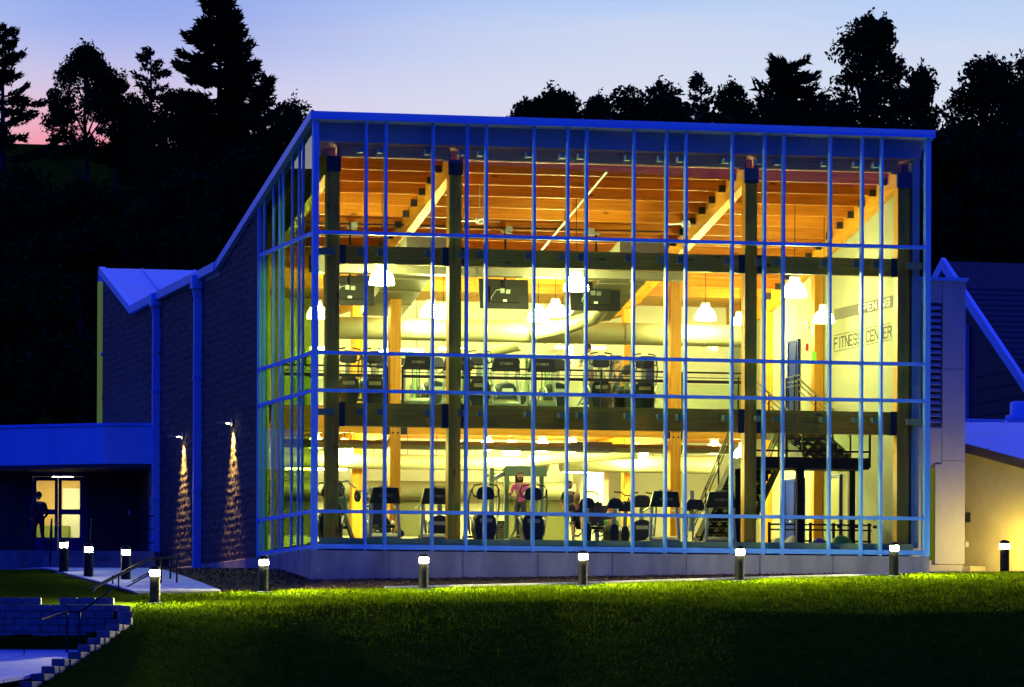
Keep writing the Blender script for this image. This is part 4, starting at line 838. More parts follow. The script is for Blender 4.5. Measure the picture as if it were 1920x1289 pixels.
def recumbent(lab, u, v, z, grp, rz=0.0):
    b = thing('recumbent_bike', lab, 'exercise bike', (u, v, z), rz, grp)
    box_ob('base', MGREY, -.09, .09, -.05, 1.6, .04, .12, b, .02)
    for y in (0, 1.5): box_ob('foot', BLACK, -.30, .30, y - .05, y + .05, 0, .06, b, .015)
    MB().prism([(-.10, .1), (.10, .1), (.13, .45), (.08, .62), (-.08, .62), (-.13, .45)], 'y', .0, .55).build('drive_cover', NAVY, b, .03)
    MB().bar((0, .1, .55), (0, -.02, 1.1), .11, .10).build('mast', SILV, b, .02)
    MB().prism([(-.19, 1.02), (.19, 1.02), (.22, 1.12), (.16, 1.26), (.07, 1.30), (-.07, 1.30), (-.16, 1.26), (-.22, 1.12)], 'y', -.07, .04).build('console', NAVY, b, .03)
    MB().tube([(.2, -.02, 1.1), (.30, .02, 1.2), (.30, .02, 1.38), (.18, .0, 1.46), (-.02, 0, 1.46)], .02, 8).build('front_grip', BLACK, b)
    box_ob('seat', BLACK, -.24, .24, .95, 1.35, .50, .58, b, .03)
    MB().prism([(1.33, .60), (1.42, .60), (1.60, 1.22), (1.50, 1.25)], 'x', -.27, .27).build('backrest', NAVY, b, .03)
    MB().bar((0, 1.2, .12), (0, 1.25, .5), .10).build('seat_post', SILV, b)
    for s in (-1, 1):
        MB().tube([(s * .16, .28, .36), (s * .2, .28 - s * .17, .36 + s * .06)], .018, 6).build('crank', STEEL, b); box_ob('pedal', BLACK, s * .25 - .06, s * .25 + .06, .22 - s * .17, .34 - s * .17, .34 + s * .06, .38 + s * .06, b)
        MB().tube([(s * .26, 1.1, .45), (s * .34, 1.0, .62), (s * .34, .85, .66)], .02, 6).build('side_grip', SILV, b)
    return b
r1 = recumbent('empty recumbent bike with navy seat before a far timber column', 8.62, 2.4, FZ, G1, R(8))
dup(r1, 'recumbent bike ridden by the blonde person', 7.86, 2.4, FZ, G1, R(-12)); dup(r1, 'recumbent bike behind the treadmill left of the upright bike', 9.45, 4.4, FZ, G1, R(6))
dup(r1, 'exercise bike of the seated person on the mezzanine', 10.62, 8.55, MZ, G2, R(20))
def upright_bike(lab, u, v, z, grp):
    b = thing('upright_bike', lab, 'exercise bike', (u, v, z), 0, grp)
    for y in (0, 1.0): box_ob('foot', BLACK, -.26, .26, y - .05, y + .05, 0, .06, b, .015)
    box_ob('base', MGREY, -.08, .08, 0, 1.0, .05, .13, b, .02)
    MB().tube([(0, .05, .08), (0, .02, .5), (0, -.02, .95), (0, 0, 1.15)], [.10, .075, .06, .06], 12).build('mast', SILV, b)
    MB().lathe([(0, -.07), (.2, -.07), (.24, 0), (.2, .07), (0, .07)], 20).build('flywheel_cover', NAVY, b).rotation_euler = (0, PI / 2, 0); b.children[-1].location = (0, .28, .38)
    MB().prism([(-.26, 1.02), (.26, 1.02), (.25, 1.16), (.17, 1.30), (-.17, 1.30), (-.25, 1.16)], 'y', -.08, .04).build('console', NAVY, b, .03)
    for s in (-1, 1): MB().tube([(s * .1, 0, 1.0), (s * .26, .1, 1.02), (s * .28, .32, 1.06)], .02, 8).build('grip', BLACK, b); MB().tube([(s * .12, .3, .38), (s * .18, .3 + s * .16, .32)], .018, 6).build('crank', STEEL, b); box_ob('pedal', BLACK, s * .22 - .06, s * .22 + .06, .24 + s * .16, .36 + s * .16, .29, .33, b)
    MB().bar((0, .85, .1), (0, .75, .82), .06).build('seat_post', SILV, b); MB().prism([(.62, .82), (1.0, .82), (1.0, .92), (.85, .9), (.62, .87)], 'x', -.12, .12).build('saddle', BLACK, b, .03)
    return b
upright_bike('upright exercise bike between two treadmills by the stair rail', 10.82, 2.4, FZ, G1)
cm_ = thing('cable_machine', 'tall pale green steel cable machine with weight stacks', 'gym machine', (6.75, 5.5, FZ))
for x, y in ((-.75, 0), (-.25, .35), (.42, 0), (.68, .2)): box_ob('upright', GREENP, x - .06, x + .06, y - .05, y + .05, 0, 2.2, cm_, .01)
MB().prism([(-.35, 1.98), (.78, 1.98), (.78, 2.26), (-.35, 2.26), (-.45, 2.16)], 'y', -.06, .06).build('top_beam', GREENP, cm_, .01)
MB().bar((-.80, 0, 1.85), (-.25, .1, 2.12), .09, .12).build('cross_arm', SILV, cm_); MB().bar((-.8, .4, 2.0), (.7, .4, 2.1), .08).build('cross_arm', GREENP, cm_)
for x in (-.5, .55):
    w = empty('weight_stack', (x, .12, 0), 0, cm_)
    for k in range(12): box_ob('weight_plate', BLACK, -.12, .12, -.08, .08, .12 + k * .055, .12 + k * .055 + .048, w)
    MB().tube([(-.08, 0, .1), (-.08, 0, 2.0)], .01, 5).build('guide_rod', GALV, w); MB().tube([(.08, 0, .1), (.08, 0, 2.0)], .01, 5).build('guide_rod', GALV, w)
MB().tube([(-.3, -.05, 2.1), (-.2, -.1, 1.2)], .008, 5).build('cable', BLACK, cm_); MB().prism([(-.12, 1.75), (.0, 1.75), (.0, 2.0), (-.12, 2.0)], 'y', -.15, -.07).build('pulley_box', BLACK, cm_)
box_ob('foot', GREENP, -.85, .85, -.25, .6, 0, .05, cm_)
for u_, v_, lab in ((4.9, 11.6, 'pale cable station on the mezzanine behind the first treadmill'), (7.0, 12.0, 'pale cable station on the mezzanine behind the middle treadmill'), (8.7, 11.4, 'pale cable station on the mezzanine left of the man in grey'), (2.4, 11.8, 'pale cable station on the mezzanine near the corner column')):
    c_ = dup(cm_, lab, u_, v_, MZ, 'cable stations on the mezzanine', R(10)); c_.scale = (.75, .75, .78)
wm = thing('weight_bench', 'multi station weight bench with navy pads behind the first treadmill', 'gym machine', (2.75, 4.6, FZ), R(15))
box_ob('frame', SILV, -.06, .06, -.6, .6, .05, .13, wm); box_ob('upright', SILV, -.05, .05, .45, .57, .1, 1.6, wm); box_ob('seat', NAVY, -.25, .25, -.35, .15, .5, .6, wm, .03); box_ob('backrest', NAVY, -.22, .22, .2, .3, .6, 1.2, wm, .03)
MB().bar((0, -.1, .1), (0, -.1, .5), .07).build('seat_post', SILV, wm); MB().tube([(-.6, .3, 1.35), (.6, .3, 1.35)], .022, 8).build('bar', GALV, wm)
MB().bar((-.45, .5, 1.5), (-.45, .3, 1.35), .04).build('bar_arm', SILV, wm); MB().bar((.45, .5, 1.5), (.45, .3, 1.35), .04).build('bar_arm', SILV, wm); MB().bar((-.5, .5, 1.5), (.5, .5, 1.5), .06).build('cross_bar', SILV, wm)
for s in (-.55, .55): MB().tube([(s - .03, .3, 1.35), (s + .03, .3, 1.35)], .15, 18).build('weight_plate', BLACK, wm)
for s in (-.3, .3): MB().tube([(s, -.62, .35), (s, -.42, .35)], .09, 12).build('roller', NAVY, wm)
MB().bar((-.32, -.5, .35), (.32, -.5, .35), .04).build('roller_bar', SILV, wm); MB().bar((0, -.5, .1), (0, -.5, .36), .06).build('roller_post', SILV, wm)
lm = thing('leg_press', 'grey stack machine with green pad at the corner column', 'gym machine', (1.55, 4.2, FZ), R(-10))
box_ob('upright', MGREY, -.08, .08, .3, .45, 0, 1.75, lm); MB().bar((0, .3, 1.2), (.35, -.5, .1), .09).build('strut', NAVY, lm); box_ob('seat', NAVY, -.2, .2, -.3, .15, .45, .54, lm, .03); box_ob('base', MGREY, -.4, .4, -.6, .6, 0, .08, lm)
MB().tube([(-.05, .35, 1.7), (.2, .2, 1.75), (.4, -.1, 1.55)], .025, 8).build('grip', SILV, lm); box_ob('pad', mat('pad_green', (.08, .25, .16), .5), -.2, .2, .2, .29, .9, 1.3, lm, .03); MB().bar((0, -.05, .08), (0, -.05, .45), .08).build('seat_post', MGREY, lm)
for i, (u, c, lab) in enumerate(((13.02, (.46, .45, .36), 'grey dome trainer at the stair post, behind the low rail'), (13.46, (.60, .58, .46), 'cream dome trainer left of the blue one'), (14.15, (.02, .03, .28), 'blue dome trainer between cream and green ones'), (14.78, (.015, .20, .07), 'green dome trainer nearest the right wall'))):
    d = thing('dome_trainer', lab, 'dome trainer', (u, 2.0, FZ), 0, 'dome trainers behind the low rail'); s = (.75, .95, .8, 1.05)[i]
    MB().lathe([(0, 0), (.32 * s, 0), (.33 * s, .04), (.30 * s, .055)], 26).build('platform', BLACK, d)
    MB().lathe([(.30 * s * math.cos(a), .055 + .30 * s * math.sin(a)) for a in [k * PI / 16 for k in range(9)]], 26).build('dome', mat('dome_%d' % i, c, .4), d)

# ------------------------------------------------------------------ people
def person(lab, loc, rz, pose, shirt, legs, shoe, skin, hairc, shorts=False, sleeve='short', hair='short', scale=1.0, grp=None):
    o = thing('person', lab, 'person', loc, rz, grp); o.scale = (scale,) * 3
    J = {'pel': (0, 0, .95), 'spi': (0, .01, 1.14), 'che': (0, 0, 1.34), 'nec': (0, 0, 1.50), 'hed': (0, -.01, 1.58)}
    LIM = {}
    if pose in ('stand', 'walk', 'step'):
        k = {'stand': .03, 'walk': .20, 'step': .12}[pose]
        for s, n in ((-1, 'R'), (1, 'L')):
            f = s * k
            LIM[n] = dict(hip=(s * .095, 0, .92), kne=(s * .10, -f - .03 if f > 0 else -f * .3 - .04, .50 + (.05 if pose == 'step' and s > 0 else 0)), ank=(s * .10, -f * 1.4 if f > 0 else -f * 1.5 + .02, .09 + (.16 if pose == 'step' and s > 0 else 0)))
            LIM[n]['toe'] = (s * .115, LIM[n]['ank'][1] - .16, LIM[n]['ank'][2] - .055)
            if pose == 'stand': el, wr = (s * .27, .03, 1.14), (s * .24, -.12, .98)
            elif pose == 'walk': el, wr = (s * .27, .06 + s * .08, 1.13), (s * .22, -.10 + s * .1, 1.0)
            else: el, wr = (s * .26, -.08, 1.16), (s * .22, -.36, 1.20)
            LIM[n].update(sho=(s * .185, 0, 1.41), elb=el, wri=wr)
        drop = 0
    else:                                             # seated on a bike, hands on the grips
        J = {'pel': (0, .0, .62), 'spi': (0, .03, .80), 'che': (0, .0, 1.00), 'nec': (0, -.04, 1.16), 'hed': (0, -.07, 1.24)}
        for s, n in ((-1, 'R'), (1, 'L')):
            f = s * .1
            LIM[n] = dict(hip=(s * .10, -.02, .60), kne=(s * .13, -.42, .66 + f), ank=(s * .12, -.66 - f * .6, .33 + f), toe=(s * .12, -.82 - f * .6, .34 + f), sho=(s * .18, -.01, 1.08), elb=(s * .26, -.10, .82), wri=(s * .24, -.36, .88))
    order = ['pel', 'spi', 'che', 'nec']; vs = [J[k] for k in order]; rad = [(.145, .105), (.125, .095), (.155, .105), (.055, .055)]; zone = ['leg', 'shirt', 'shirt', 'skin']
    ed = [(0, 1), (1, 2), (2, 3)]; ez = ['shirt', 'shirt', 'skin']
    for n in 'RL':
        L = LIM[n]; b = len(vs)
        vs += [L['sho'], L['elb'], L['wri']]; rad += [(.068, .068), (.043, .043), (.029, .029)]; ed += [(2, b), (b, b + 1), (b + 1, b + 2)]
        ez += ['shirt', 'shirt' if sleeve == 'long' else 'half', 'shirt' if sleeve == 'long' else 'skin']
        vs += [L['hip'], L['kne'], L['ank'], L['toe']]; rad += [(.095, .095), (.060, .060), (.041, .045), (.034, .04)]; ed += [(0, b + 3), (b + 3, b + 4), (b + 4, b + 5), (b + 5, b + 6)]
        ez += ['leg', 'leg', 'skin' if shorts else 'leg', 'shoe']
    me = bpy.data.meshes.new('body'); me.from_pydata(vs, ed, []); tmp = bpy.data.objects.new('tmp', me); COL.objects.link(tmp)
    sk = tmp.modifiers.new('skin', 'SKIN'); ss = tmp.modifiers.new('sub', 'SUBSURF'); ss.levels = 2; ss.render_levels = 2
    for i, r_ in enumerate(rad): me.skin_vertices[0].data[i].radius = r_
    me.skin_vertices[0].data[0].use_root = True
    dg = bpy.context.evaluated_depsgraph_get(); dg.update(); ev = tmp.evaluated_get(dg); bm = bmesh.new(); bm.from_mesh(ev.to_mesh()); ev.to_mesh_clear(); bpy.data.objects.remove(tmp)
    MZ_ = {'shirt': 0, 'leg': 1, 'skin': 2, 'shoe': 3}; V = [Vector(p) for p in vs]
    for f in bm.faces:
        c = f.calc_center_median(); best = (9, 0, 0)
        for (a, b2), z in zip(ed, ez):
            d = V[b2] - V[a]; tt = max(0, min(1, (c - V[a]).dot(d) / d.length_squared)); q = ((c - V[a] - d * tt).length, z, tt)
            if q[0] < best[0]: best = q
        z = best[1]
        if z == 'half': z = 'shirt' if best[2] < .6 else 'skin'
        if z == 'leg' and shorts and best[2] > .85 and c.z < V[0].z - .25: z = 'skin'
        if z == 'shirt' and c.z < J['pel'][2] + .03 and abs(c.x) < .25 and (c - V[0]).length < .2: z = 'leg'
        f.material_index = MZ_[z]; f.smooth = True
    # head with face, hands with five fingers, joined to the same surface
    hc = Vector(J['hed']) + Vector((0, -.01, .08))
    r0 = bmesh.ops.create_uvsphere(bm, u_segments=20, v_segments=14, radius=1.0)
    for v in r0['verts']:
        p = v.co.copy(); p = Vector((p.x * .078, p.y * .098, p.z * .118)); 
        if p.z < -.02: p.x *= 1 - .9 * (-p.z - .02) * 2.2; p.y = p.y * .92 - .008
        if p.y < -.05 and abs(p.x) < .02 and -.035 < p.z < .03: p.y -= .022          # nose
        if p.y < -.05 and .02 < abs(p.x) < .05 and .005 < p.z < .045: p.y += .010     # eye sockets
        if abs(p.x) > .07 and abs(p.z) < .03 and abs(p.y) < .03: p.x *= 1.16          # ears
        v.co = p + hc
        for f in v.link_faces: f.material_index = 2; f.smooth = True
    for n in 'RL':
        L = LIM[n]; w = Vector(L['wri']); d = (w - Vector(L['elb'])).normalized(); a = d.cross(Vector((0, 0, 1))).normalized() if abs(d.z) < .9 else Vector((0, 1, 0)); b3 = a.cross(d).normalized(); s = -1 if n == 'R' else 1
        m = MB(); m.bar(w - d * .02, w + d * .085, .075, .028)
        for k, (off, ln) in enumerate(((-.03, .062), (-.01, .075), (.01, .07), (.03, .055))): p0 = w + d * .08 + a * off; m.tube([p0, p0 + d * ln * .5 - b3 * .006, p0 + d * ln * .8 - b3 * .03], [.009, .0085, .007], 6)
        p0 = w + d * .03 - a * .036 * s; m.tube([p0, p0 + d * .03 - a * .022 * s, p0 + d * .055 - a * .024 * s - b3 * .01], [.011, .010, .008], 6)
        base = [bm.verts.new(p) for p in m.v]
        for q in m.f:
            try: f = bm.faces.new([base[i] for i in q]); f.material_index = 2; f.smooth = True
            except ValueError: pass
    me2 = bpy.data.meshes.new('body'); bm.to_mesh(me2); bm.free()
    key = lambda n, c: mat('%s_%02d%02d%02d' % (n, c[0] * 99, c[1] * 99, c[2] * 99), c, .8)
    for m in (key('cloth', shirt), key('cloth', legs), key('skin', skin), key('shoe', shoe)): me2.materials.append(m)
    bo = bpy.data.objects.new('body', me2); COL.objects.link(bo); bo.parent = o
    # hair
    bm = bmesh.new(); bmesh.ops.create_uvsphere(bm, u_segments=18, v_segments=14, radius=1.0)
    low = -.25 if hair == 'short' else -1.6
    for v in bm.verts:
        p = v.co.copy(); 
        if hair == 'long' and p.z < .1 and p.y > -.25: p.z = .1 + (p.z - .1) * 1.9; p.y = max(p.y, .15)
        v.co = Vector((p.x * .088, p.y * .108 + .008, p.z * .124 + .008)) + hc
    bmesh.ops.delete(bm, geom=[v for v in bm.verts if (v.co.y - hc.y < -.045 and v.co.z - hc.z < .05) or (v.co.z - hc.z < (-.03 if hair == 'short' else -.3))], context='VERTS')
    me3 = bpy.data.meshes.new('hair'); bm.to_mesh(me3); bm.free(); me3.materials.append(key('hair', hairc)); h = bpy.data.objects.new('hair', me3); COL.objects.link(h); h.parent = o
    so = h.modifiers.new('thick', 'SOLIDIFY'); so.thickness = .012
    return o
SKIN1, SKIN2 = (.55, .30, .18), (.42, .22, .13)
person('person in dark clothes walking up to the glowing double doors', site(-14.24, 153.9, .5), -TH + PI + R(25), 'walk', (.012, .013, .03), (.01, .01, .015), (.02, .02, .02), SKIN2, (.02, .015, .01), sleeve='long', scale=1.02)
person('person in a pink top standing high behind an elliptical trainer', (6.62, 4.75, FZ + .28), R(-25), 'step', (.62, .10, .34), (.05, .05, .07), (.3, .3, .3), SKIN1, (.05, .03, .02), hair='long')
person('blonde person in dark top pedalling a recumbent bike', (7.85, 3.45, FZ + .04), R(-12), 'seat', (.03, .035, .05), (.02, .02, .03), (.4, .4, .4), SKIN1, (.50, .30, .09), shorts=True, hair='long')
person('dark haired person behind the blonde cyclist', (7.98, 4.75, FZ + .18), R(8), 'stand', (.04, .05, .05), (.03, .03, .05), (.2, .2, .2), SKIN2, (.02, .015, .012), scale=.93)
person('person in a green shirt sitting behind the treadmill row', (9.30, 5.4, FZ - .32), R(-30), 'seat', (.05, .22, .03), (.03, .12, .02), (.2, .2, .2), SKIN1, (.35, .08, .04), scale=1.0)
person('man in a grey shirt on the mezzanine, turned from the railing', (9.72, 9.45, MZ + .14), R(165), 'step', (.10, .13, .17), (.10, .06, .08), (.2, .2, .2), SKIN1, (.03, .02, .015))
person('person in blue seated on a bike on the mezzanine', (10.52, 9.55, MZ + .02), R(30), 'seat', (.03, .05, .14), (.03, .05, .12), (.4, .4, .4), SKIN1, (.10, .05, .03), shorts=True)
st_ = thing('step_platform', 'low grey step platform under the person in pink', 'step', (6.62, 4.75, FZ)); box_ob('top', MGREY, -.4, .4, -.3, .3, .20, .262, st_, .02); box_ob('riser_block', BLACK, -.35, -.2, -.25, .25, 0, .20, st_); box_ob('riser_block', BLACK, .2, .35, -.25, .25, 0, .20, st_)
st_ = thing('step_platform', 'low grey step platform under the dark haired person', 'step', (7.98, 4.75, FZ)); box_ob('top', MGREY, -.35, .35, -.3, .3, .10, .158, st_, .02); box_ob('riser_block', BLACK, -.3, -.15, -.25, .25, 0, .10, st_); box_ob('riser_block', BLACK, .15, .3, -.25, .25, 0, .10, st_)
st_ = thing('exercise_ball', 'small dark exercise ball under the person in green', 'ball', (9.30, 5.4, FZ)); MB().lathe([(.24 * math.sin(k * PI / 14) + 1e-4, .24 - .24 * math.cos(k * PI / 14)) for k in range(15)], 22).build('shell', mat('ball_dark', (.03, .05, .06), .5), st_); MB().lathe([(0, .478), (.018, .478), (.018, .49), (0, .49)], 8).build('valve', BLACK, st_)

# ------------------------------------------------------------------ trees on the hill
LEAFD = mat('leaf_dark', (.030, .052, .009), .9, 0, .4, .7, spec=0)
LEAFC = mat('needle_dark', (.024, .044, .010), .9, 0, .4, .8, spec=0)
BARK = mat('bark', (.04, .03, .022), .9, 0, .3, 4, (1, 1, .3), .4, 20)
def leaf_quads(c, size, rng, flat=.0, long=1.6):
    n = len(c); a = rng.normal(0, 1, (n, 3)); a[:, 2] *= (1 - flat); a /= np.linalg.norm(a, axis=1, keepdims=True) + 1e-9
    b = np.cross(a, rng.normal(0, 1, (n, 3))); b /= np.linalg.norm(b, axis=1, keepdims=True) + 1e-9
    s = (size * rng.uniform(.6, 1.3, n))[:, None]; a = a * s * long / 2; b = b * s / 2
    return np.stack([c - a, c - b * .8, c + a, c + b * .8], 1).reshape(-1, 3)
def broadleaf(h, r, seed, z0=.25, dens=1.0, clump=.75, airy=.0, prof=None, leaf=.115):
    rng = np.random.default_rng(seed); prof = prof or (lambda f: math.sin(PI * min(1, .12 + f * .88)) ** .6)
    nc = int(78 * dens * (1 - airy * .45)); cs = []
    for k in range(nc):
        f = rng.uniform(0, 1) ** .85; rr = r * prof(f) * math.sqrt(rng.uniform(.12, 1)) * rng.uniform(.8, 1.08); a = rng.uniform(0, 2 * PI)
        cs.append((rr * math.cos(a), rr * math.sin(a), h * (z0 + (1 - z0) * f) - clump * .3))
    cs = np.array(cs); sz = clump * rng.uniform(.55, 1.25, nc)
    per = int(190 * (1 - airy * .3)); pts = []
    for c, s in zip(cs, sz):
        d = rng.normal(0, 1, (per, 3)); d /= np.linalg.norm(d, axis=1, keepdims=True); d *= (s * rng.uniform(.15, 1, per) ** .5)[:, None] * np.array([1.15, 1.15, .8]); pts.append(c + d)
    tw = []                                            # twigs that stand out of the outline
    for c, s in zip(cs[::2], sz[::2]):
        d = np.array([c[0] * .25, c[1] * .25, rng.uniform(.3, 1)]); d /= np.linalg.norm(d)
        for q in np.linspace(.5, 1.2, 9): tw.append(c + d * s * q + rng.normal(0, .05, 3))
    v = leaf_quads(np.concatenate(pts + [np.array(tw)]), leaf, rng)
    tr = MB().tube([(0, 0, -1), (.05, 0, h * .3), (-.05, .1, h * .6), (0, 0, h * .9)], [h * .022, h * .016, h * .009, .02], 7)
    for c in cs[::4]:
        zb = max(h * .18, c[2] - h * .22); tr.tube([(0, 0, zb), (c[0] * .5, c[1] * .5, (zb + c[2]) / 2 + .2), tuple(c)], [h * .007, h * .004, .012], 5, False)
    return v, tr
def conifer(h, r, seed, z0=.12, whorl=.45, droop=.25, up=.0, sparse=0.0, flat=False, spray=.34, expo=.72):
    rng = np.random.default_rng(seed); tr = MB().tube([(0, 0, -1), (0, 0, h * .5), (.03, 0, h)], [h * .016, h * .009, .015], 7); pts = []; ax = []
    z = h * z0
    while z < h * .985:
        f = (z / h - z0) / (1 - z0); rr = r * (1 - f) ** expo + .12; nb = rng.integers(6, 9) if not flat else rng.integers(4, 7)
        for k in range(nb):
            if rng.uniform() < sparse: continue
            a = rng.uniform(0, 2 * PI); L = rr * rng.uniform(.5, 1.25); d = np.array([math.cos(a), math.sin(a), 0]); m = max(3, int(L / .16))
            sdv = np.array([-d[1], d[0], 0])
            for q in np.linspace(.1, 1, m):
                zz = z + L * (up * q - droop * q * q + .28 * droop * q ** 4); p = d * L * q + np.array([0, 0, zz]); wd = (.10 + .30 * (1 - abs(q - .55))) * min(1, L)
                for s in range(11):
                    o = sdv * rng.uniform(-wd, wd) + np.array([0, 0, rng.uniform(-.22, .05) if not flat else rng.uniform(-.1, .2)]); pts.append(p + o); g = d * .6 + sdv * rng.uniform(-.6, .6) + np.array([0, 0, -.8 if not flat else .5 + rng.uniform(-.3, .5)]); ax.append(g)
            tr.tube([(0, 0, z), tuple(d * L * .5 + np.array([0, 0, z + L * (up * .5 - droop * .25)])), tuple(d * L + np.array([0, 0, z + L * (up - droop * .72)]))], [.045, .03, .01], 4, False)
        z += whorl * rng.uniform(.7, 1.3) * (.8 if not flat else 1.1)
    pts = np.array(pts); ax = np.array(ax); ax /= np.linalg.norm(ax, axis=1, keepdims=True); n = len(pts); b = np.cross(ax, rng.normal(0, 1, (n, 3))); b /= np.linalg.norm(b, axis=1, keepdims=True) + 1e-9
    s = (spray * rng.uniform(.6, 1.3, n))[:, None]
    return np.stack([pts - ax * s * .2, pts + b * s * .17, pts + ax * s * .8, pts - b * s * .17], 1).reshape(-1, 3), tr
def pine(h, r, seed, z0=.3, nb=46, tuft=.34, prof=None):
    """open pine: single boughs at odd heights, each with a flat upturned plume of needles"""
    rng = np.random.default_rng(seed); tr = MB().tube([(0, 0, -1), (.04, 0, h * .5), (0, .02, h)], [h * .02, h * .012, .02], 7); pts = []; ax = []
    prof = prof or (lambda f: (1 - f) ** .55 * (.55 + .45 * min(1, f * 3.2)))
    for k in range(nb):
        f = (k + rng.uniform(0, 1)) / nb; z = h * (z0 + (1 - z0) * f); L = r * prof(f) * rng.uniform(.45, 1.15) + .15; a = rng.uniform(0, 2 * PI); d = np.array([math.cos(a), math.sin(a), 0]); sd = np.array([-d[1], d[0], 0])
        lift = rng.uniform(-.05, .35); end = lambda q: d * L * q + np.array([0, 0, z + L * (lift * q * q + .05 * q)])
        tr.tube([(0, 0, z), tuple(end(.5)), tuple(end(1))], [.05, .03, .012], 4, False)
        for q in np.linspace(.28, 1.05, max(4, int(L / .12))):
            w = .45 * L * (.25 + q) * (1.15 - q) + .12
            for j in range(11): pts.append(end(q) + sd * rng.uniform(-w, w) + np.array([0, 0, rng.uniform(-.10, .16)])); ax.append(d * .5 + sd * rng.uniform(-.7, .7) + np.array([0, 0, rng.uniform(-.2, .9)]))
    pts = np.array(pts); ax = np.array(ax); ax /= np.linalg.norm(ax, axis=1, keepdims=True); n = len(pts); b = np.cross(ax, rng.normal(0, 1, (n, 3))); b /= np.linalg.norm(b, axis=1, keepdims=True) + 1e-9
    s = (tuft * rng.uniform(.6, 1.3, n))[:, None]
    return np.stack([pts - ax * s * .3, pts + b * s * .16, pts + ax * s * .7, pts - b * s * .16], 1).reshape(-1, 3), tr
def plant(name, label, X_px, top_px, t, v, tr, h, m, group, rz=0.0):
    X = (X_px - 960) / 9600 * t; u, w = cam_uv(X, t); o = thing(name, label, 'tree', (u, w, 0), rz, group)
    zt = CAM[2] + (1300 - top_px) / 9600 * t; gap = zt - h - float(land(u, w))
    if gap > -.9: tr.tube([(0, 0, -gap - .6), (0, 0, -.95)], [h * .03, h * .022], 7)
    tr.build('trunk', BARK, o, fix=False); mesh_np('crown', v, np.arange(len(v)).reshape(-1, 4), m, o)
    o.location.z = zt - h
    return o
GL_, GR_ = 'trees on the hill at the left', 'trees on the hill behind the glass building'
T = []
def pin(lab, px, top, t, r, h, seed, grp=GL_, **k): v, tr = pine(h, r, seed, **k); T.append(plant('pine_tree', lab, px, top, t, v, tr, h, LEAFC, grp))
def dec(lab, px, top, t, r, h, seed, grp=GR_, **k): v, tr = broadleaf(h, r, seed, **k); T.append(plant('broadleaf_tree', lab, px, top, t, v, tr, h, LEAFD, grp))
def con(lab, px, top, t, r, h, seed, grp=GL_, nm='conifer_tree', **k): v, tr = conifer(h, r, seed, **k); T.append(plant(nm, lab, px, top, t, v, tr, h, LEAFC, grp))
pin('tall dense spruce, the highest tree, left of the glass roof', 407, -14, 205, 4.3, 21, 1, nb=330, z0=.12, tuft=.40, prof=lambda f: (1 - f) ** .62)
pin('spruce spire leaning out beside the glass roof corner', 492, 150, 203, 1.7, 12, 2, nb=110, z0=.15, tuft=.34, prof=lambda f: (1 - f) ** .6)
pin('layered pine with flat branches before the pink afterglow', 0, 55, 212, 2.3, 11, 3, nb=54)
dec('round topped pine with bare lower trunk against pink sky', 157, 92, 222, 1.75, 7.6, 4, GL_, z0=.38, dens=1.0, clump=.5, leaf=.12, prof=lambda f: math.sin(PI * min(1, .2 + f * .8)) ** .8)
dec('small leaning tree between the round pine and the thin pine', 212, 140, 222, 1.2, 5.2, 5, GL_, z0=.3, airy=.6, clump=.4, leaf=.115)
pin('thin open pine with bare trunk at the hill top', 278, 95, 221, 1.35, 5.6, 6, nb=34, z0=.2, tuft=.28)
dec('leafy tree touching the left slope of the glass roof', 540, 196, 196, 1.5, 9, 7, GL_, z0=.2, airy=.3, clump=.6)
dec('dark bushy tree filling the slope below the spruce', 330, 175, 214, 2.3, 11, 8, GL_, z0=.15, dens=1.3, clump=.9)
dec('low scrub tree under the thin pine', 255, 205, 225, 1.0, 4.5, 9, GL_, z0=.1, airy=.5, clump=.45)
for i, (px, top, t, r, lab) in enumerate([(40, 330, 205, 3.2, 'dark tree low on the left slope above the parapet'), (150, 350, 202, 3.0, 'dark tree below the hill edge behind the low entrance'), (250, 330, 206, 3.1, 'dark tree before the hill, left of the butterfly roof'), (350, 330, 200, 3.4, 'dark tree behind the butterfly roof valley'), (60, 520, 188, 3.2, 'bush crowned dark tree right behind the blue parapet'), (470, 300, 196, 3.2, 'dark tree hidden half behind the sloping glass roof')]):
    dec(lab, px, top, t, r, 11, 20 + i, GL_, z0=.1, dens=1.0, clump=1.0, leaf=.22)
dec('small airy tree where the trees begin behind the flat roof edge', 985, 190, 196, .9, 6, 39, z0=.3, airy=.7, clump=.4, leaf=.115)
dec('low round tree first in the row behind the roof', 1040, 172, 190, 1.15, 8, 30, z0=.3, clump=.55, leaf=.125)
dec('thin gappy tree second in the row behind the roof', 1115, 184, 192, .9, 7, 31, airy=.7, clump=.45, leaf=.115)
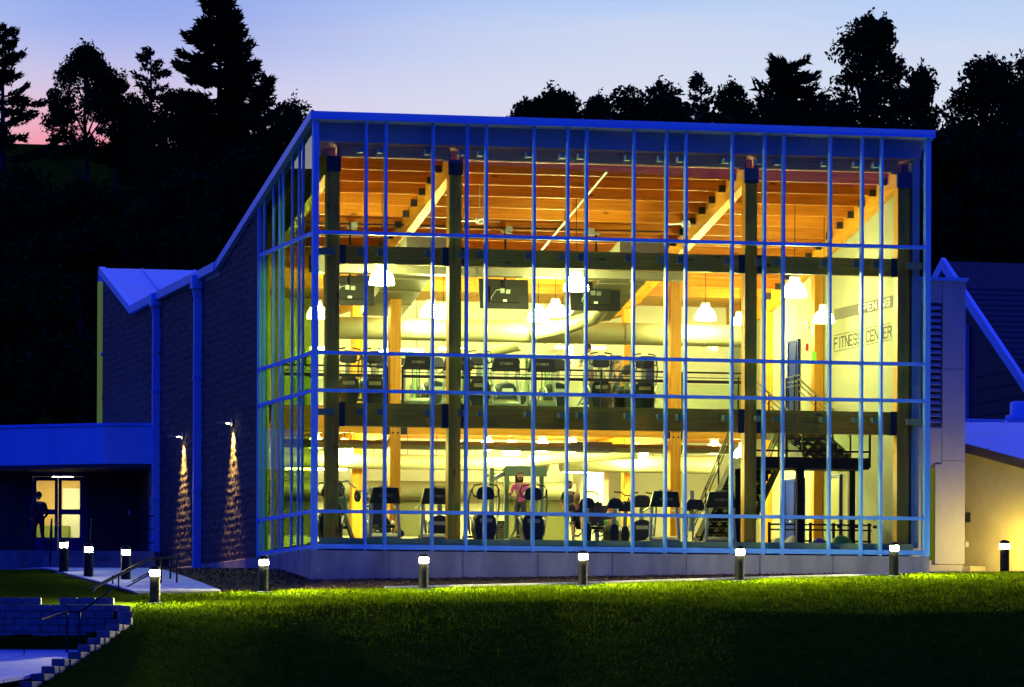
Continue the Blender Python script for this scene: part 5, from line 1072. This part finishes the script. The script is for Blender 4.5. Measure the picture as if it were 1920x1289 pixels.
dec('bushy tree left of the pointed one behind the roof', 1170, 172, 190, 1.2, 9, 32, clump=.6, leaf=.125)
dec('pointed dark tree behind the middle of the roof', 1236, 144, 188, 1.2, 9.5, 33, clump=.55, leaf=.125, prof=lambda f: (1.05 - f) ** .8)
pin('airy larch with feathery branches behind the roof', 1310, 142, 190, 1.35, 7, 34, GR_, nb=52, z0=.12, tuft=.26, prof=lambda f: (1 - f) ** .7)
dec('small sparse tree between larch and broad pine', 1372, 158, 192, 1.0, 8, 35, airy=.6, clump=.45, leaf=.12)
pin('broad dark pine with tufted top left of the tall tree', 1470, 118, 187, 2.1, 8, 77, GR_, nb=120, z0=.2, prof=lambda f: (1 - f) ** .35)
dec('dense low tree under the broad pine', 1440, 190, 184, 1.9, 9, 47, z0=.1, dens=1.2, clump=.7)
dec('tall open tree with many gaps, highest behind the roof', 1622, 20, 184, 1.95, 12.5, 37, z0=.42, dens=1.6, airy=.35, clump=.52, leaf=.13, prof=lambda f: (math.sin(PI * min(1, .25 + f * .72)) ** .7) * (.75 + .5 * (1 - f)))
dec('small branch tree at the right foot of the tall open tree', 1722, 128, 184, .7, 8, 38, airy=.5, clump=.42, leaf=.125)
dec('dense tree under the tall open one', 1570, 185, 182, 2.4, 9, 40, z0=.1, dens=1.3, clump=.75)
dec('dense tree behind the right roof corner', 1700, 215, 181, 2.0, 9, 48, z0=.1, dens=1.2, clump=.7)
dec('round tree above the dark house', 1840, 112, 186, 2.3, 12, 41, z0=.15, dens=1.7, clump=.7, leaf=.13)
dec('round tree at the right, beyond the dark house gable', 1935, 100, 188, 2.2, 12, 42, z0=.15, dens=1.5, clump=.7, leaf=.13)
for i, (px, top, r, lab) in enumerate([(1790, 240, 2.6, 'dark tree close behind the cream block'), (1885, 260, 2.8, 'dark tree behind the house ridge'), (1250, 205, 2.4, 'dense dark tree behind the row, middle of the roof'), (1360, 215, 2.2, 'dense dark tree behind the row, right of the middle')]):
    dec(lab, px, top, 178 + i, r, 9.5, 50 + i, z0=.1, dens=1.2, clump=.85, leaf=.2)
